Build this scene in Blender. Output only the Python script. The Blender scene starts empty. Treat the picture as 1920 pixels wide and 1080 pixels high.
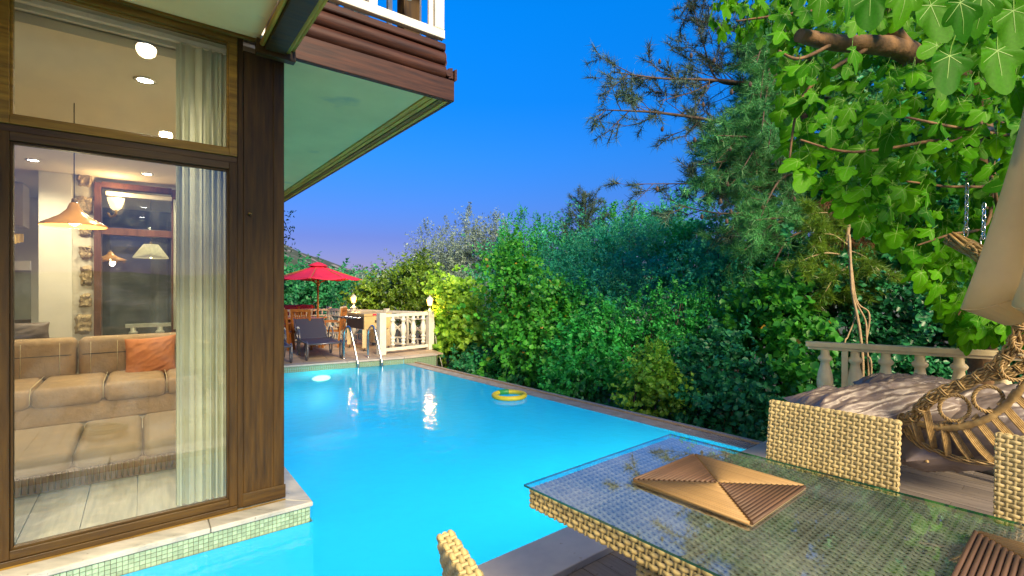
import bpy, math, random
import numpy as np
from mathutils import Vector, Matrix, noise as mnoise
R = math.radians
random.seed(7); rng = np.random.default_rng(7)
scene = bpy.context.scene
COL = scene.collection

# ------------------------------------------------------------------ camera, sky, sun, exposure
CAMZ = 1.52; F = 900.0
cam_d = bpy.data.cameras.new('camera'); cam = bpy.data.objects.new('camera', cam_d); COL.objects.link(cam)
cam.location = (0, 0, CAMZ); cam.rotation_euler = (R(90), 0, 0)
cam_d.sensor_width = 36; cam_d.lens = F/1920*36; cam_d.clip_end = 3000; cam_d.clip_start = .02
scene.camera = cam
world = bpy.data.worlds.new('World'); scene.world = world; world.use_nodes = True
wn = world.node_tree.nodes; wl = world.node_tree.links
SUN_EL, SUN_AZ = 33, 151          # degrees, azimuth clockwise from +Y: the after-glow comes from behind the camera
bg = wn['Background']; bg.inputs['Strength'].default_value = .147
sky = wn.new('ShaderNodeTexSky'); sky.sky_type = 'NISHITA'; sky.sun_disc = False
sky.sun_elevation = R(SUN_EL); sky.sun_rotation = R(SUN_AZ); sky.ozone_density = 3.5; sky.air_density = 1.0; sky.dust_density = .4
tint = wn.new('ShaderNodeMix'); tint.data_type = 'RGBA'; tint.blend_type = 'MULTIPLY'; tint.inputs[0].default_value = 1
wl.new(sky.outputs[0], tint.inputs[6])
# dusk colours of the sky by height: violet low down, saturated blue above (the same all the way round)
tc = wn.new('ShaderNodeTexCoord'); sx = wn.new('ShaderNodeSeparateXYZ'); wl.new(tc.outputs['Generated'], sx.inputs[0])
cr = wn.new('ShaderNodeValToRGB'); wl.new(sx.outputs[2], cr.inputs[0])
for k, (z_, c_) in enumerate([(0.0, (.20,.14,.27)), (.10, (.14,.145,.33)), (.26, (.06,.30,.62)), (.36, (.016,.37,.78)), (.50, (.004,.50,1.0)), (1.0, (.004,.50,1.0))]):
    e_ = cr.color_ramp.elements[k] if k < 2 else cr.color_ramp.elements.new(z_)
    e_.position = z_; e_.color = (*c_, 1)
wl.new(cr.outputs[0], tint.inputs[7]); wl.new(tint.outputs[2], bg.inputs['Color'])
sun_d = bpy.data.lights.new('sun', 'SUN'); sun = bpy.data.objects.new('sun', sun_d); COL.objects.link(sun)
sun_d.energy = 4.9; sun_d.angle = R(26); sun_d.color = (1, .78, .46)
sun.rotation_euler = (R(90-SUN_EL), 0, R(180-SUN_AZ))
scene.view_settings.view_transform = 'Standard'; scene.view_settings.look = 'None'
scene.view_settings.exposure = 1.0; scene.view_settings.gamma = 1; scene.view_settings.use_curve_mapping = False
scene.render.engine = 'CYCLES'
scene.cycles.max_bounces = 8; scene.cycles.transparent_max_bounces = 16
scene.cycles.sample_clamp_indirect = 4

# ------------------------------------------------------------------ helpers: photo ray -> point at a height / a distance
def P(u, v, z=0.0):
    Y = F*(z-CAMZ)/(540-v); return Vector(((u-960)/F*Y, Y, z))
def W(u, v, d):
    return Vector(((u-960)/F*d, d, CAMZ+(540-v)/F*d))
def tag(o, label=None, cat=None, group=None, kind=None):
    if label: o['label'] = label
    if cat: o['category'] = cat
    if group: o['group'] = group
    if kind: o['kind'] = kind
    return o
ROOTM = {}
def root(name, loc, rz=0, label=None, cat=None, group=None):
    o = bpy.data.objects.new(name, None); COL.objects.link(o)
    o.empty_display_size = .1
    o.location = loc; o.rotation_euler = (0, 0, rz)
    ROOTM[o.name] = Matrix.Translation(Vector(loc)) @ Matrix.Rotation(rz, 4, 'Z')
    return tag(o, label, cat, group)
def world_of(o):
    if o is None: return Matrix.Identity(4)
    if o.name in ROOTM: return ROOTM[o.name]
    return world_of(o.parent) @ o.matrix_basis if o.parent else o.matrix_basis.copy()

class MB:
    """collects shapes; build() links them as one mesh object. M maps the input frame to the world."""
    def __init__(s, M=None): s.v = []; s.f = []; s.mi = []; s.cur = 0; s.M = M; s.sm = []; s.smooth = False
    def add(s, vs, fs, smooth=None):
        b = len(s.v)
        if s.M is not None: vs = [s.M @ Vector(p) for p in vs]
        s.v.extend([tuple(p) for p in vs]); sm = s.smooth if smooth is None else smooth
        for f in fs: s.f.append(tuple(b+i for i in f)); s.mi.append(s.cur); s.sm.append(sm)
        return s
    def box(s, a, b):
        (x0, y0, z0), (x1, y1, z1) = a, b
        return s.add([(x0,y0,z0),(x1,y0,z0),(x1,y1,z0),(x0,y1,z0),(x0,y0,z1),(x1,y0,z1),(x1,y1,z1),(x0,y1,z1)],
                     [(0,3,2,1),(4,5,6,7),(0,1,5,4),(1,2,6,5),(2,3,7,6),(3,0,4,7)])
    def obox(s, c, ax, ay, az):
        c = Vector(c); ax = Vector(ax); ay = Vector(ay); az = Vector(az)
        vs = [c+ax*i+ay*j+az*k for k in (-1,1) for (i,j) in ((-1,-1),(1,-1),(1,1),(-1,1))]
        return s.add(vs, [(0,3,2,1),(4,5,6,7),(0,1,5,4),(1,2,6,5),(2,3,7,6),(3,0,4,7)])
    def bar(s, p, q, w, h, up=(0,0,1)):
        p = Vector(p); q = Vector(q); d = (q-p); L = d.length; d.normalize()
        up = Vector(up); side = d.cross(up)
        if side.length < 1e-4: side = d.cross(Vector((1,0,0)))
        side.normalize(); u = side.cross(d).normalized()
        return s.obox((p+q)/2, d*L/2, side*w/2, u*h/2)
    def tube(s, pts, r, n=8, cap=True, smooth=True):
        pts = [Vector(p) for p in pts]; N = len(pts)
        rs = r if hasattr(r, '__len__') else [r]*N
        t0 = (pts[1]-pts[0]).normalized()
        a = t0.cross(Vector((0,0,1)))
        if a.length < .1: a = t0.cross(Vector((1,0,0)))
        a.normalize(); vs = []
        for i in range(N):
            t = (pts[min(i+1,N-1)]-pts[max(i-1,0)]).normalized()
            a = (a - t*a.dot(t)).normalized(); b = t.cross(a)
            for k in range(n):
                an = 2*math.pi*k/n; vs.append(pts[i]+(a*math.cos(an)+b*math.sin(an))*rs[i])
        fs = [(i*n+k, i*n+(k+1)%n, (i+1)*n+(k+1)%n, (i+1)*n+k) for i in range(N-1) for k in range(n)]
        s.add(vs, fs, smooth)
        if cap:
            b = len(s.v)-len(vs)
            s.f.append(tuple(b+k for k in reversed(range(n)))); s.mi.append(s.cur); s.sm.append(False)
            s.f.append(tuple(b+(N-1)*n+k for k in range(n))); s.mi.append(s.cur); s.sm.append(False)
        return s
    def lathe(s, prof, c=(0,0,0), n=16, smooth=True, sq=1):
        c = Vector(c); vs = []
        for (r, z) in prof:
            for k in range(n):
                an = 2*math.pi*k/n; vs.append(c+Vector((r*math.cos(an), r*math.sin(an), z)))
        fs = [(i*n+k, i*n+(k+1)%n, (i+1)*n+(k+1)%n, (i+1)*n+k) for i in range(len(prof)-1) for k in range(n)]
        fs.append(tuple(reversed(range(n)))); fs.append(tuple((len(prof)-1)*n+k for k in range(n)))
        return s.add(vs, fs, smooth)
    def prism(s, poly, z0, z1):
        n = len(poly); vs = [(x,y,z0) for x,y in poly]+[(x,y,z1) for x,y in poly]
        ar = sum(poly[i][0]*poly[(i+1)%n][1]-poly[(i+1)%n][0]*poly[i][1] for i in range(n))
        fs = [tuple(reversed(range(n))), tuple(range(n,2*n))]+[(i,(i+1)%n,n+(i+1)%n,n+i) for i in range(n)]
        if ar < 0: fs = [tuple(reversed(f)) for f in fs]
        return s.add(vs, fs)
    def build(s, name, mats, parent=None, bevel=0, segs=2):
        if not isinstance(mats, (list, tuple)): mats = [mats]
        me = bpy.data.meshes.new(name)
        I = world_of(parent).inverted() if parent is not None else None
        vs = [tuple(I @ Vector(p)) for p in s.v] if I is not None else s.v
        me.from_pydata(vs, [], s.f)
        for m in mats: me.materials.append(m)
        me.polygons.foreach_set('material_index', s.mi); me.polygons.foreach_set('use_smooth', s.sm)
        me.update(); o = bpy.data.objects.new(name, me); COL.objects.link(o)
        if parent is not None: o.parent = parent
        if bevel:
            b = o.modifiers.new('bevel', 'BEVEL'); b.width = bevel; b.segments = segs; b.limit_method = 'ANGLE'; b.angle_limit = R(40)
        return o
def rebase(o, loc):
    """moves a top-level mesh's origin to loc"""
    loc = Vector(loc); o.data.transform(Matrix.Translation(-loc)); o.location = loc; return o
def spline(pts, n=6):
    pts = [Vector(p) for p in pts]; out = []
    for i in range(len(pts)-1):
        p0 = pts[max(i-1,0)]; p1 = pts[i]; p2 = pts[i+1]; p3 = pts[min(i+2,len(pts)-1)]
        for k in range(n):
            t = k/n
            out.append(.5*((2*p1)+(p2-p0)*t+(2*p0-5*p1+4*p2-p3)*t*t+(3*p1-p0-3*p2+p3)*t**3))
    out.append(pts[-1]); return out
def copy_tree(o, parent=None):
    c = o.copy(); COL.objects.link(c)
    if parent: c.parent = parent
    for ch in list(o.children): copy_tree(ch, c)
    return c

# ------------------------------------------------------------------ materials
def new_mat(name):
    m = bpy.data.materials.new(name); m.use_nodes = True
    nt = m.node_tree; return m, nt.nodes, nt.links, nt.nodes['Principled BSDF']
def mat(name, c1, c2=None, rough=.5, scale=8, bump=0, stretch=(1,1,1), metal=0, spec=.5, detail=6, dist=.01, coord='Object', spots=None, island=0, strand=0):
    m, n, l, b = new_mat(name)
    c2 = c2 or tuple(x*.75 for x in c1)
    t = n.new('ShaderNodeTexCoord'); mp = n.new('ShaderNodeMapping'); mp.inputs['Scale'].default_value = stretch
    l.new(t.outputs[coord], mp.inputs[0])
    nz = n.new('ShaderNodeTexNoise'); nz.inputs['Scale'].default_value = scale; nz.inputs['Detail'].default_value = detail; nz.inputs['Roughness'].default_value = .6
    l.new(mp.outputs[0], nz.inputs['Vector'])
    rp = n.new('ShaderNodeValToRGB'); rp.color_ramp.elements[0].position = .32; rp.color_ramp.elements[1].position = .68
    rp.color_ramp.elements[0].color = (*c2, 1); rp.color_ramp.elements[1].color = (*c1, 1); l.new(nz.outputs[0], rp.inputs[0])
    out = rp.outputs[0]
    if spots:
        n2 = n.new('ShaderNodeTexNoise'); n2.inputs['Scale'].default_value = spots[1]; n2.inputs['Detail'].default_value = 5; l.new(t.outputs[coord], n2.inputs['Vector'])
        r2 = n.new('ShaderNodeValToRGB'); r2.color_ramp.elements[0].position = spots[2]; r2.color_ramp.elements[1].position = spots[2]+.06; l.new(n2.outputs[0], r2.inputs[0])
        mx = n.new('ShaderNodeMix'); mx.data_type = 'RGBA'; l.new(r2.outputs[0], mx.inputs[0]); l.new(out, mx.inputs[6]); mx.inputs[7].default_value = (*spots[0], 1); out = mx.outputs[2]
    if island:
        g = n.new('ShaderNodeObjectInfo'); hs = n.new('ShaderNodeHueSaturation'); mr = n.new('ShaderNodeMapRange')
        mr.inputs[3].default_value = 1-island; mr.inputs[4].default_value = 1+island
        l.new(g.outputs['Random'], mr.inputs[0]); l.new(mr.outputs[0], hs.inputs['Value']); l.new(out, hs.inputs['Color']); out = hs.outputs[0]
    if strand:
        g = n.new('ShaderNodeNewGeometry'); hs = n.new('ShaderNodeHueSaturation'); mr = n.new('ShaderNodeMapRange')
        mr.inputs[3].default_value = 1-strand; mr.inputs[4].default_value = 1+strand
        l.new(g.outputs['Random Per Island'], mr.inputs[0]); l.new(mr.outputs[0], hs.inputs['Value']); l.new(out, hs.inputs['Color']); out = hs.outputs[0]
    l.new(out, b.inputs['Base Color']); b.inputs['Metallic'].default_value = metal; b.inputs['Specular IOR Level'].default_value = spec
    rr = n.new('ShaderNodeMapRange'); rr.inputs[3].default_value = max(rough-.08, 0.03); rr.inputs[4].default_value = min(rough+.12, 1); l.new(nz.outputs[0], rr.inputs[0]); l.new(rr.outputs[0], b.inputs['Roughness'])
    if bump:
        bp = n.new('ShaderNodeBump'); bp.inputs['Strength'].default_value = bump; bp.inputs['Distance'].default_value = dist
        l.new(nz.outputs[0], bp.inputs['Height']); l.new(bp.outputs[0], b.inputs['Normal'])
    return m
def wood(name, c1, c2, axis=0, rough=.5, bump=.35, island=.0, sc=1.0, spots=None, spec=.25):
    st = [9*sc, 9*sc, 9*sc]; st[axis] = .7*sc
    return mat(name, c1, c2, rough, 4, bump, tuple(st), dist=.004, island=island, spots=spots, spec=spec)
def leafmat(name, c1, c2, rough=.45, trans=.3, c3=None, amt=.06, tsat=1.3):
    m, n, l, b = new_mat(name)
    g = n.new('ShaderNodeNewGeometry'); rp = n.new('ShaderNodeValToRGB'); e = rp.color_ramp.elements
    e[0].color = (*c2, 1); e[1].color = (*c1, 1); e[1].position = 1-amt if c3 else 1
    if c3: x = e.new(1-amt*.6); x.color = (*c3, 1)
    l.new(g.outputs['Random Per Island'], rp.inputs[0])
    t = n.new('ShaderNodeTexCoord'); nz = n.new('ShaderNodeTexNoise'); nz.inputs['Scale'].default_value = .9; nz.inputs['Detail'].default_value = 3; l.new(t.outputs['Object'], nz.inputs['Vector'])
    mr = n.new('ShaderNodeMapRange'); mr.inputs[1].default_value = .3; mr.inputs[2].default_value = .7; mr.inputs[3].default_value = .6; mr.inputs[4].default_value = 1.45; l.new(nz.outputs[0], mr.inputs[0])
    hs = n.new('ShaderNodeHueSaturation'); l.new(mr.outputs[0], hs.inputs['Value']); l.new(rp.outputs[0], hs.inputs['Color'])
    l.new(hs.outputs[0], b.inputs['Base Color']); b.inputs['Roughness'].default_value = rough; b.inputs['Specular IOR Level'].default_value = .4
    tr = n.new('ShaderNodeBsdfTranslucent'); h2 = n.new('ShaderNodeHueSaturation'); h2.inputs['Value'].default_value = tsat; h2.inputs['Hue'].default_value = .485; l.new(hs.outputs[0], h2.inputs['Color']); l.new(h2.outputs[0], tr.inputs[0])
    mx = n.new('ShaderNodeMixShader'); mx.inputs[0].default_value = trans; l.new(b.outputs[0], mx.inputs[1]); l.new(tr.outputs[0], mx.inputs[2])
    l.new(mx.outputs[0], n['Material Output'].inputs[0]); return m
def glassmat(name, tint=(1,1,1), ior=1.5, rough=0.0, bump=0, scale=3, boost=1.0, stretch=(1,1,1), smudge=0):
    m, n, l, b = new_mat(name); n.remove(b)
    tr = n.new('ShaderNodeBsdfTransparent'); tr.inputs[0].default_value = (*tint, 1)
    gl = n.new('ShaderNodeBsdfAnisotropic'); gl.inputs['Roughness'].default_value = rough
    fr = n.new('ShaderNodeFresnel'); fr.inputs[0].default_value = ior
    mu = n.new('ShaderNodeMath'); mu.operation = 'MULTIPLY'; mu.use_clamp = True; mu.inputs[1].default_value = boost; l.new(fr.outputs[0], mu.inputs[0])
    ge = n.new('ShaderNodeNewGeometry'); bf = n.new('ShaderNodeMath'); bf.operation = 'SUBTRACT'; bf.inputs[0].default_value = 1; l.new(ge.outputs['Backfacing'], bf.inputs[1])
    m0 = n.new('ShaderNodeMath'); m0.operation = 'MULTIPLY'; l.new(mu.outputs[0], m0.inputs[0]); l.new(bf.outputs[0], m0.inputs[1])
    mx = n.new('ShaderNodeMixShader'); l.new(m0.outputs[0], mx.inputs[0]); l.new(tr.outputs[0], mx.inputs[1]); l.new(gl.outputs[0], mx.inputs[2])
    if bump:
        t = n.new('ShaderNodeTexCoord'); mp = n.new('ShaderNodeMapping'); mp.inputs['Scale'].default_value = stretch; l.new(t.outputs['Object'], mp.inputs[0])
        nz = n.new('ShaderNodeTexNoise'); nz.inputs['Scale'].default_value = scale; nz.inputs['Detail'].default_value = 3; l.new(mp.outputs[0], nz.inputs['Vector'])
        bp = n.new('ShaderNodeBump'); bp.inputs['Strength'].default_value = bump; bp.inputs['Distance'].default_value = .02; l.new(nz.outputs[0], bp.inputs['Height'])
        l.new(bp.outputs[0], gl.inputs['Normal']); l.new(bp.outputs[0], fr.inputs['Normal'])
    out = mx.outputs[0]
    if smudge:
        t = n.new('ShaderNodeTexCoord'); nz = n.new('ShaderNodeTexNoise'); nz.inputs['Scale'].default_value = 5; nz.inputs['Detail'].default_value = 8; l.new(t.outputs['Object'], nz.inputs['Vector'])
        mr = n.new('ShaderNodeMapRange'); mr.inputs[1].default_value = .45; mr.inputs[2].default_value = .8; mr.inputs[4].default_value = smudge; l.new(nz.outputs[0], mr.inputs[0])
        df = n.new('ShaderNodeBsdfDiffuse'); df.inputs[0].default_value = (.6,.62,.6,1)
        m2 = n.new('ShaderNodeMixShader'); l.new(mr.outputs[0], m2.inputs[0]); l.new(out, m2.inputs[1]); l.new(df.outputs[0], m2.inputs[2]); out = m2.outputs[0]
    l.new(out, n['Material Output'].inputs[0]); return m
def emit(name, c, s):
    m, n, l, b = new_mat(name); b.inputs['Base Color'].default_value = (*c, 1)
    b.inputs['Emission Color'].default_value = (*c, 1); b.inputs['Emission Strength'].default_value = s
    return m
def lamp(kind, loc, energy, color, size=.05, parent=None, rot=None, **kw):
    d = bpy.data.lights.new('lamp_light', kind); d.energy = energy; d.color = color
    if kind == 'AREA': d.size = size
    else: d.shadow_soft_size = size
    for k, v in kw.items(): setattr(d, k, v)
    o = bpy.data.objects.new('lamp_light', d); COL.objects.link(o)
    if parent is not None:
        o.parent = parent; o.location = world_of(parent).inverted() @ Vector(loc)
    else: o.location = loc
    if rot: o.rotation_euler = rot
    return o

M_darkwood = wood('dark_stained_wood', (.062,.032,.005), (.020,.010,.002), 2, .6, .4)
M_darkwood_x = wood('dark_stained_rail_wood', (.07,.04,.008), (.025,.013,.004), 0, .45, .4)
M_trimwood = wood('golden_trim_wood', (.24,.145,.02), (.09,.05,.008), 0, .5, .5)
M_trimwood_y = wood('golden_trim_wood_long', (.80,.46,.06), (.38,.20,.03), 1, .5, .6)
M_log = wood('reddish_log_wood', (.065,.024,.014), (.02,.008,.006), 0, .5, .5)
M_plaster = mat('soffit_plaster', (.96,.70,.28), (.86,.61,.24), .85, 1.6, .4, dist=.02, detail=11, spots=((.66,.50,.25), 1.1, .60))
M_white_wall = mat('white_plaster', (.72,.69,.60), (.62,.60,.52), .85, 2, .1)
M_ceiling = mat('cream_ceiling_paint', (.72,.64,.50), (.68,.60,.46), .9, 1.5)
M_marble = mat('veined_marble', (.44,.43,.38), (.22,.23,.21), .28, 3.2, .05, (1,3.0,1), detail=12, spots=((.12,.10,.07), 34, .68))
M_coping = mat('cream_travertine', (.42,.38,.34), (.32,.29,.265), .4, 4, .08, detail=9, spots=((.26,.20,.15), 15, .66))
M_deck = wood('weathered_grey_decking', (.20,.17,.145), (.125,.105,.09), 1, .55, .5, island=.18, spots=((.06,.05,.045), 30, .68))
M_tile = mat('pale_green_mosaic', (.27,.36,.24), (.17,.28,.19), .2, 60, .02, island=.2)
M_grout = mat('grey_grout', (.09,.10,.07), None, .9, 30)
M_pool = mat('pool_blue_plaster', (.30,.72,.85), (.26,.66,.80), .6, .8)
M_whitepaint = mat('white_paint', (.66,.64,.56), (.54,.52,.45), .45, 9, .1, detail=8)
M_creampaint = mat('cream_paint', (.74,.60,.35), (.60,.48,.28), .4, 9, .12, detail=8)
M_wicker = mat('pale_plastic_wicker', (.47,.37,.155), (.33,.26,.11), .45, 9, .15, strand=.16)
M_wicker_core = mat('wicker_core', (.24,.18,.09), None, .8, 20)
M_rattan = mat('honey_rattan', (.40,.27,.10), (.22,.135,.045), .5, 24, .3, strand=.2)
M_cane_light = wood('light_bamboo', (.34,.215,.085), (.23,.14,.05), 0, .5, .2, island=.12)
M_cane_dark = wood('dark_bamboo', (.15,.085,.045), (.08,.045,.025), 0, .5, .25, island=.2)
M_chrome = mat('polished_steel', (.75,.75,.72), (.65,.65,.62), .12, 4, 0, metal=1)
M_black = mat('black_metal', (.02,.02,.02), None, .4, 10)
M_greymetal = mat('grey_aluminium', (.22,.21,.22), None, .35, 10, metal=.6)
M_mesh = mat('navy_mesh_fabric', (.045,.045,.065), (.03,.03,.045), .6, 80, .2)
M_teak = wood('orange_teak', (.42,.16,.035), (.25,.09,.02), 2, .45, .3)
M_red = mat('crimson_canvas', (.62,.015,.06), (.52,.01,.045), .75, 6, .1)
M_beige = mat('beige_canvas', (.58,.42,.19), (.49,.35,.155), .8, 3, .25, dist=.02, detail=8)
M_cushion = mat('taupe_satin', (.175,.135,.115), (.135,.105,.095), .42, 3, .3, dist=.03)
M_sofa = mat('tan_suede', (.34,.225,.115), (.25,.16,.08), .75, 6, .7, dist=.03, detail=5)
M_orange = mat('orange_cotton', (.50,.17,.04), (.42,.13,.03), .75, 10, .2)
M_stitch = mat('cream_thread', (.6,.5,.3), None, .8, 20)
M_curtain = leafmat('sheer_curtain', (.58,.60,.50), (.58,.60,.50), .8, .4, tsat=1.0)
M_stone = mat('rough_limestone', (.46,.36,.20), (.22,.16,.09), .9, 9, 1.0, dist=.06, detail=12)
M_mortar = mat('pale_mortar', (.56,.52,.42), (.44,.41,.33), .9, 6, .6, dist=.03)
M_yellow = mat('yellow_foam', (.62,.50,.02), (.5,.42,.02), .5, 10, .05)
M_greenfoam = mat('green_plastic', (.03,.30,.05), None, .4, 10)
M_intfloor = wood('interior_tile_planks', (.36,.33,.27), (.25,.23,.19), 1, .35, .2, island=.15)
M_paver = mat('terrace_stone', (.42,.32,.23), (.30,.23,.17), .6, 3, .2, island=.15)
M_soil = mat('leaf_litter_soil', (.045,.04,.022), (.02,.025,.012), .95, 3, .8, dist=.1)
M_hill = mat('scrub_hillside', (.06,.075,.035), (.02,.04,.018), .95, .12, .5, dist=1, spots=((.22,.20,.18), .22, .56), detail=10)
M_bark = mat('grey_brown_bark', (.10,.065,.045), (.045,.03,.022), .9, 14, .8, (1,1,.3), dist=.02)
M_figbark = mat('fig_bark', (.24,.13,.055), (.10,.06,.03), .8, 12, .8, dist=.02)
M_vinebark = mat('pale_vine_bark', (.40,.29,.16), (.25,.17,.09), .8, 20, .6)
M_winglass = glassmat('window_glass', (.93,.96,.93), 1.5, .0, boost=2.3, smudge=.05)
M_tableglass = glassmat('table_glass', (.93,.97,.95), 1.55, .02, bump=.01, scale=2, boost=2.6, smudge=.06)
M_glassedge = mat('green_glass_edge', (.02,.10,.08), None, .1, 5)
M_water = glassmat('pool_water', (.7,.95,1.0), 1.33, .07, bump=.30, scale=7, boost=1.0)
def cloudy(m, c, amt):
    n = m.node_tree.nodes; l = m.node_tree.links; mx = [x for x in n if x.type == 'MIX_SHADER'][0]; tr = [x for x in n if x.type == 'BSDF_TRANSPARENT'][0]
    tl = n.new('ShaderNodeBsdfTranslucent'); tl.inputs[0].default_value = (*c, 1); df = n.new('ShaderNodeBsdfDiffuse'); df.inputs[0].default_value = (c[0]*.3, c[1]*.3, c[2]*.3, 1)
    ad = n.new('ShaderNodeAddShader'); l.new(tl.outputs[0], ad.inputs[0]); l.new(df.outputs[0], ad.inputs[1])
    m2 = n.new('ShaderNodeMixShader'); m2.inputs[0].default_value = amt; l.new(tr.outputs[0], m2.inputs[1]); l.new(ad.outputs[0], m2.inputs[2]); l.new(m2.outputs[0], mx.inputs[1])
cloudy(M_water, (.02,.56,.86), .80)

# ------------------------------------------------------------------ main frames and corners
d1 = Vector((.791,.612,0)).normalized(); d2 = Vector((-d1.y, d1.x, 0))
H0 = Vector((-1.646,3.47,0)); HA = math.atan2(d1.y, d1.x)
HM = Matrix.Translation(H0) @ Matrix.Rotation(HA, 4, 'Z')
def HX(u, y=0):        # house x' where the photo column u meets the plane y'
    k = (u-960)/F; o = H0+d2*y
    return (k*o.y-o.x)/(d1.x-k*d1.y)
WZ = -.14                                                   # water level
Mc = Vector((-1.417,3.42,0))                                # ledge corner
N0 = Vector((-.134,2.677,0))
nd = Vector((.784,.62,0)).normalized()
iI = Vector((-.99,8.91,0)); di = Vector((.650,-.760,0)).normalized(); ni = Vector((.760,.650,0)).normalized()
F1 = iI-di*2.12; fd = Vector((-.875,-.484,0)).normalized()
def isect(p, a, q, b):
    den = a.x*b.y-a.y*b.x; w = q-p; t = (w.x*b.y-w.y*b.x)/den; return p+a*t
N1 = isect(N0, nd, iI, di)
nn = Vector((nd.y, -nd.x, 0))                               # away from the pool on the near side

# ------------------------------------------------------------------ ground, hill
def terrain():
    n = 150; xs = np.sinh(np.linspace(-1,1,n)*4.2); xs = xs/xs.max()*900
    X, Y = np.meshgrid(xs, xs); D = np.hypot(X, Y); A = np.degrees(np.arctan2(X, Y))
    ramp = np.clip((D-45)/180, 0, 1); ramp = ramp*ramp*(3-2*ramp)
    hh = 6+16*np.clip((-A-17)/11, 0, 1.6)*np.clip((170-np.abs(A))/40, 0, 1)
    Z = -1.8+ramp*(hh+1.8)
    for i in range(n):
        for j in range(n):
            if D[i,j] > 12: Z[i,j] += min(D[i,j]/60, 2.6)*mnoise.fractal(Vector((X[i,j]/28, Y[i,j]/28, 1)), .8, 2, 5)
    vs = np.stack([X, Y, Z], -1).reshape(-1,3)
    fs = [(i*n+j, i*n+j+1, (i+1)*n+j+1, (i+1)*n+j) for i in range(n-1) for j in range(n-1)]
    m = MB(); m.add([tuple(v) for v in vs], fs, True); return m
tm = terrain(); 
for i, f in enumerate(tm.f):
    c = tm.v[f[0]]
    if math.hypot(c[0], c[1]) > 40: tm.mi[i] = 1
tag(tm.build('ground', [M_soil, M_hill]), kind='structure')

# ------------------------------------------------------------------ pool: basin, water, copings
Lb = Mc - d1*6.0                                            # ledge line runs left past the frame
Nb = N0 - nd*6.0
Fb = isect(Mc, d2, F1, fd)                                  # where the house side meets the far wall
poolpoly = [Nb, N1, F1, Fb, Mc, Lb]
wp = [(p.x, p.y) for p in poolpoly]
m = MB(); m.add([(x,y,-1.45) for x,y in wp], [tuple(range(6))])
tops = [-.05, WZ-.004, -.05, WZ-.004, WZ-.004, -.05]
for i in range(6):
    a = wp[i]; b = wp[(i+1)%6]; t = tops[i]
    if i == 0: t = -.05
    m.add([(a[0],a[1],-1.45),(b[0],b[1],-1.45),(b[0],b[1],t),(a[0],a[1],t)], [(3,2,1,0)])
tag(m.build('pool_basin', M_pool), kind='structure')
g = MB(); g.prism([(p.x+d.x, p.y+d.y) for p, d in zip(poolpoly, [(nn-nd)*.0]*6)], WZ-.001, WZ)
m = MB(); m.add([(x,y,WZ) for x,y in wp], [tuple(range(6))]); tag(m.build('water', M_water), kind='structure')

# near coping: long marble slabs along the near side of the pool
cw = .325; L0 = -3.0; k = 0
slabs = [(-4.6,-3.2),(-3.2,-1.75),(-1.75,-.3),(-.3,1.12),(1.12,2.45),(2.45,(N1-N0).dot(nd)+.42)]
for a, b in slabs:
    m = MB(); p = N0+nd*(a+.002); q = N0+nd*(b-.002)
    m.prism([(p.x,p.y),(p.x+nn.x*cw,p.y+nn.y*cw),(q.x+nn.x*cw,q.y+nn.y*cw),(q.x,q.y)], -.045, 0)
    tag(m.build('coping_slab', M_coping, bevel=.006), kind='structure')
m = MB(); p = N0-nd*6; q = N1+nd*.42
m.prism([(p.x+nn.x*.02,p.y+nn.y*.02),(p.x+nn.x*(cw-.03),p.y+nn.y*(cw-.03)),(q.x+nn.x*(cw-.03),q.y+nn.y*(cw-.03)),(q.x+nn.x*.02,q.y+nn.y*.02)], -1.5, -.047)
tag(m.build('coping_base', M_grout), kind='structure')

# overflow strip: slatted grating and outer kerb
kerb_in, kerb_out = .268, .34
ia = F1-di*.02; Li = (N1-F1).length+.1
m = MB(); a = F1+ni*.0; b = N1+ni*.0+di*.0
m.prism([(a.x,a.y),(b.x,b.y),((N1+nd*kerb_in).x,(N1+nd*kerb_in).y),((F1+ni*kerb_in).x,(F1+ni*kerb_in).y)], -1.5, WZ-.03)
tag(m.build('overflow_channel', mat('dark_wet_channel', (.06,.055,.06), None, .25, 20)), kind='structure')
gr = root('overflow_grating', F1+Vector((0,0,WZ)), 0, 'long grey slatted overflow grating between pool water and outer kerb', 'grating')
m = MB(); s = .01
while s < (N1-F1).length-.01:
    c = F1+di*s; e0 = c+ni*.012; e1 = c+ni*(kerb_in-.016)
    m.bar((e0.x,e0.y,WZ-.008),(e1.x,e1.y,WZ-.008), .016, .014); s += .030
M_grate = mat('grey_grating_plastic', (.30,.29,.32), (.20,.195,.22), .22, 6)
tag(m.build('slat', M_grate, gr), kind='stuff')
m = MB(); m.bar(F1+ni*.006+Vector((0,0,WZ)), N1+ni*.006+Vector((0,0,WZ)), .014, .016); m.build('edge_strip', M_grate, gr)
s = 0; Lk = (N1-F1).length+.30
while s < Lk:
    e = min(s+1.15, Lk); a = F1+di*(s+.002); b = F1+di*(e-.002); m = MB()
    m.prism([((a+ni*kerb_in).x,(a+ni*kerb_in).y),((b+ni*kerb_in).x,(b+ni*kerb_in).y),((b+ni*kerb_out).x,(b+ni*kerb_out).y),((a+ni*kerb_out).x,(a+ni*kerb_out).y)], WZ-.02, WZ+.018)
    tag(m.build('kerb_stone', mat('kerb_stone_%d' % int(s*10), (.25,.235,.25), (.18,.17,.185), .45, 5, .1), bevel=.01), kind='structure'); s = e
m = MB(); a = F1+ni*(kerb_in-.008); b = a+di*Lk; m.bar(a+Vector((0,0,WZ+.010)), b+Vector((0,0,WZ+.010)), .013, .022)
tag(m.build('kerb_trim', mat('sandy_trim', (.50,.34,.20), (.38,.25,.14), .6, 12, .2)), kind='structure')
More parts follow.
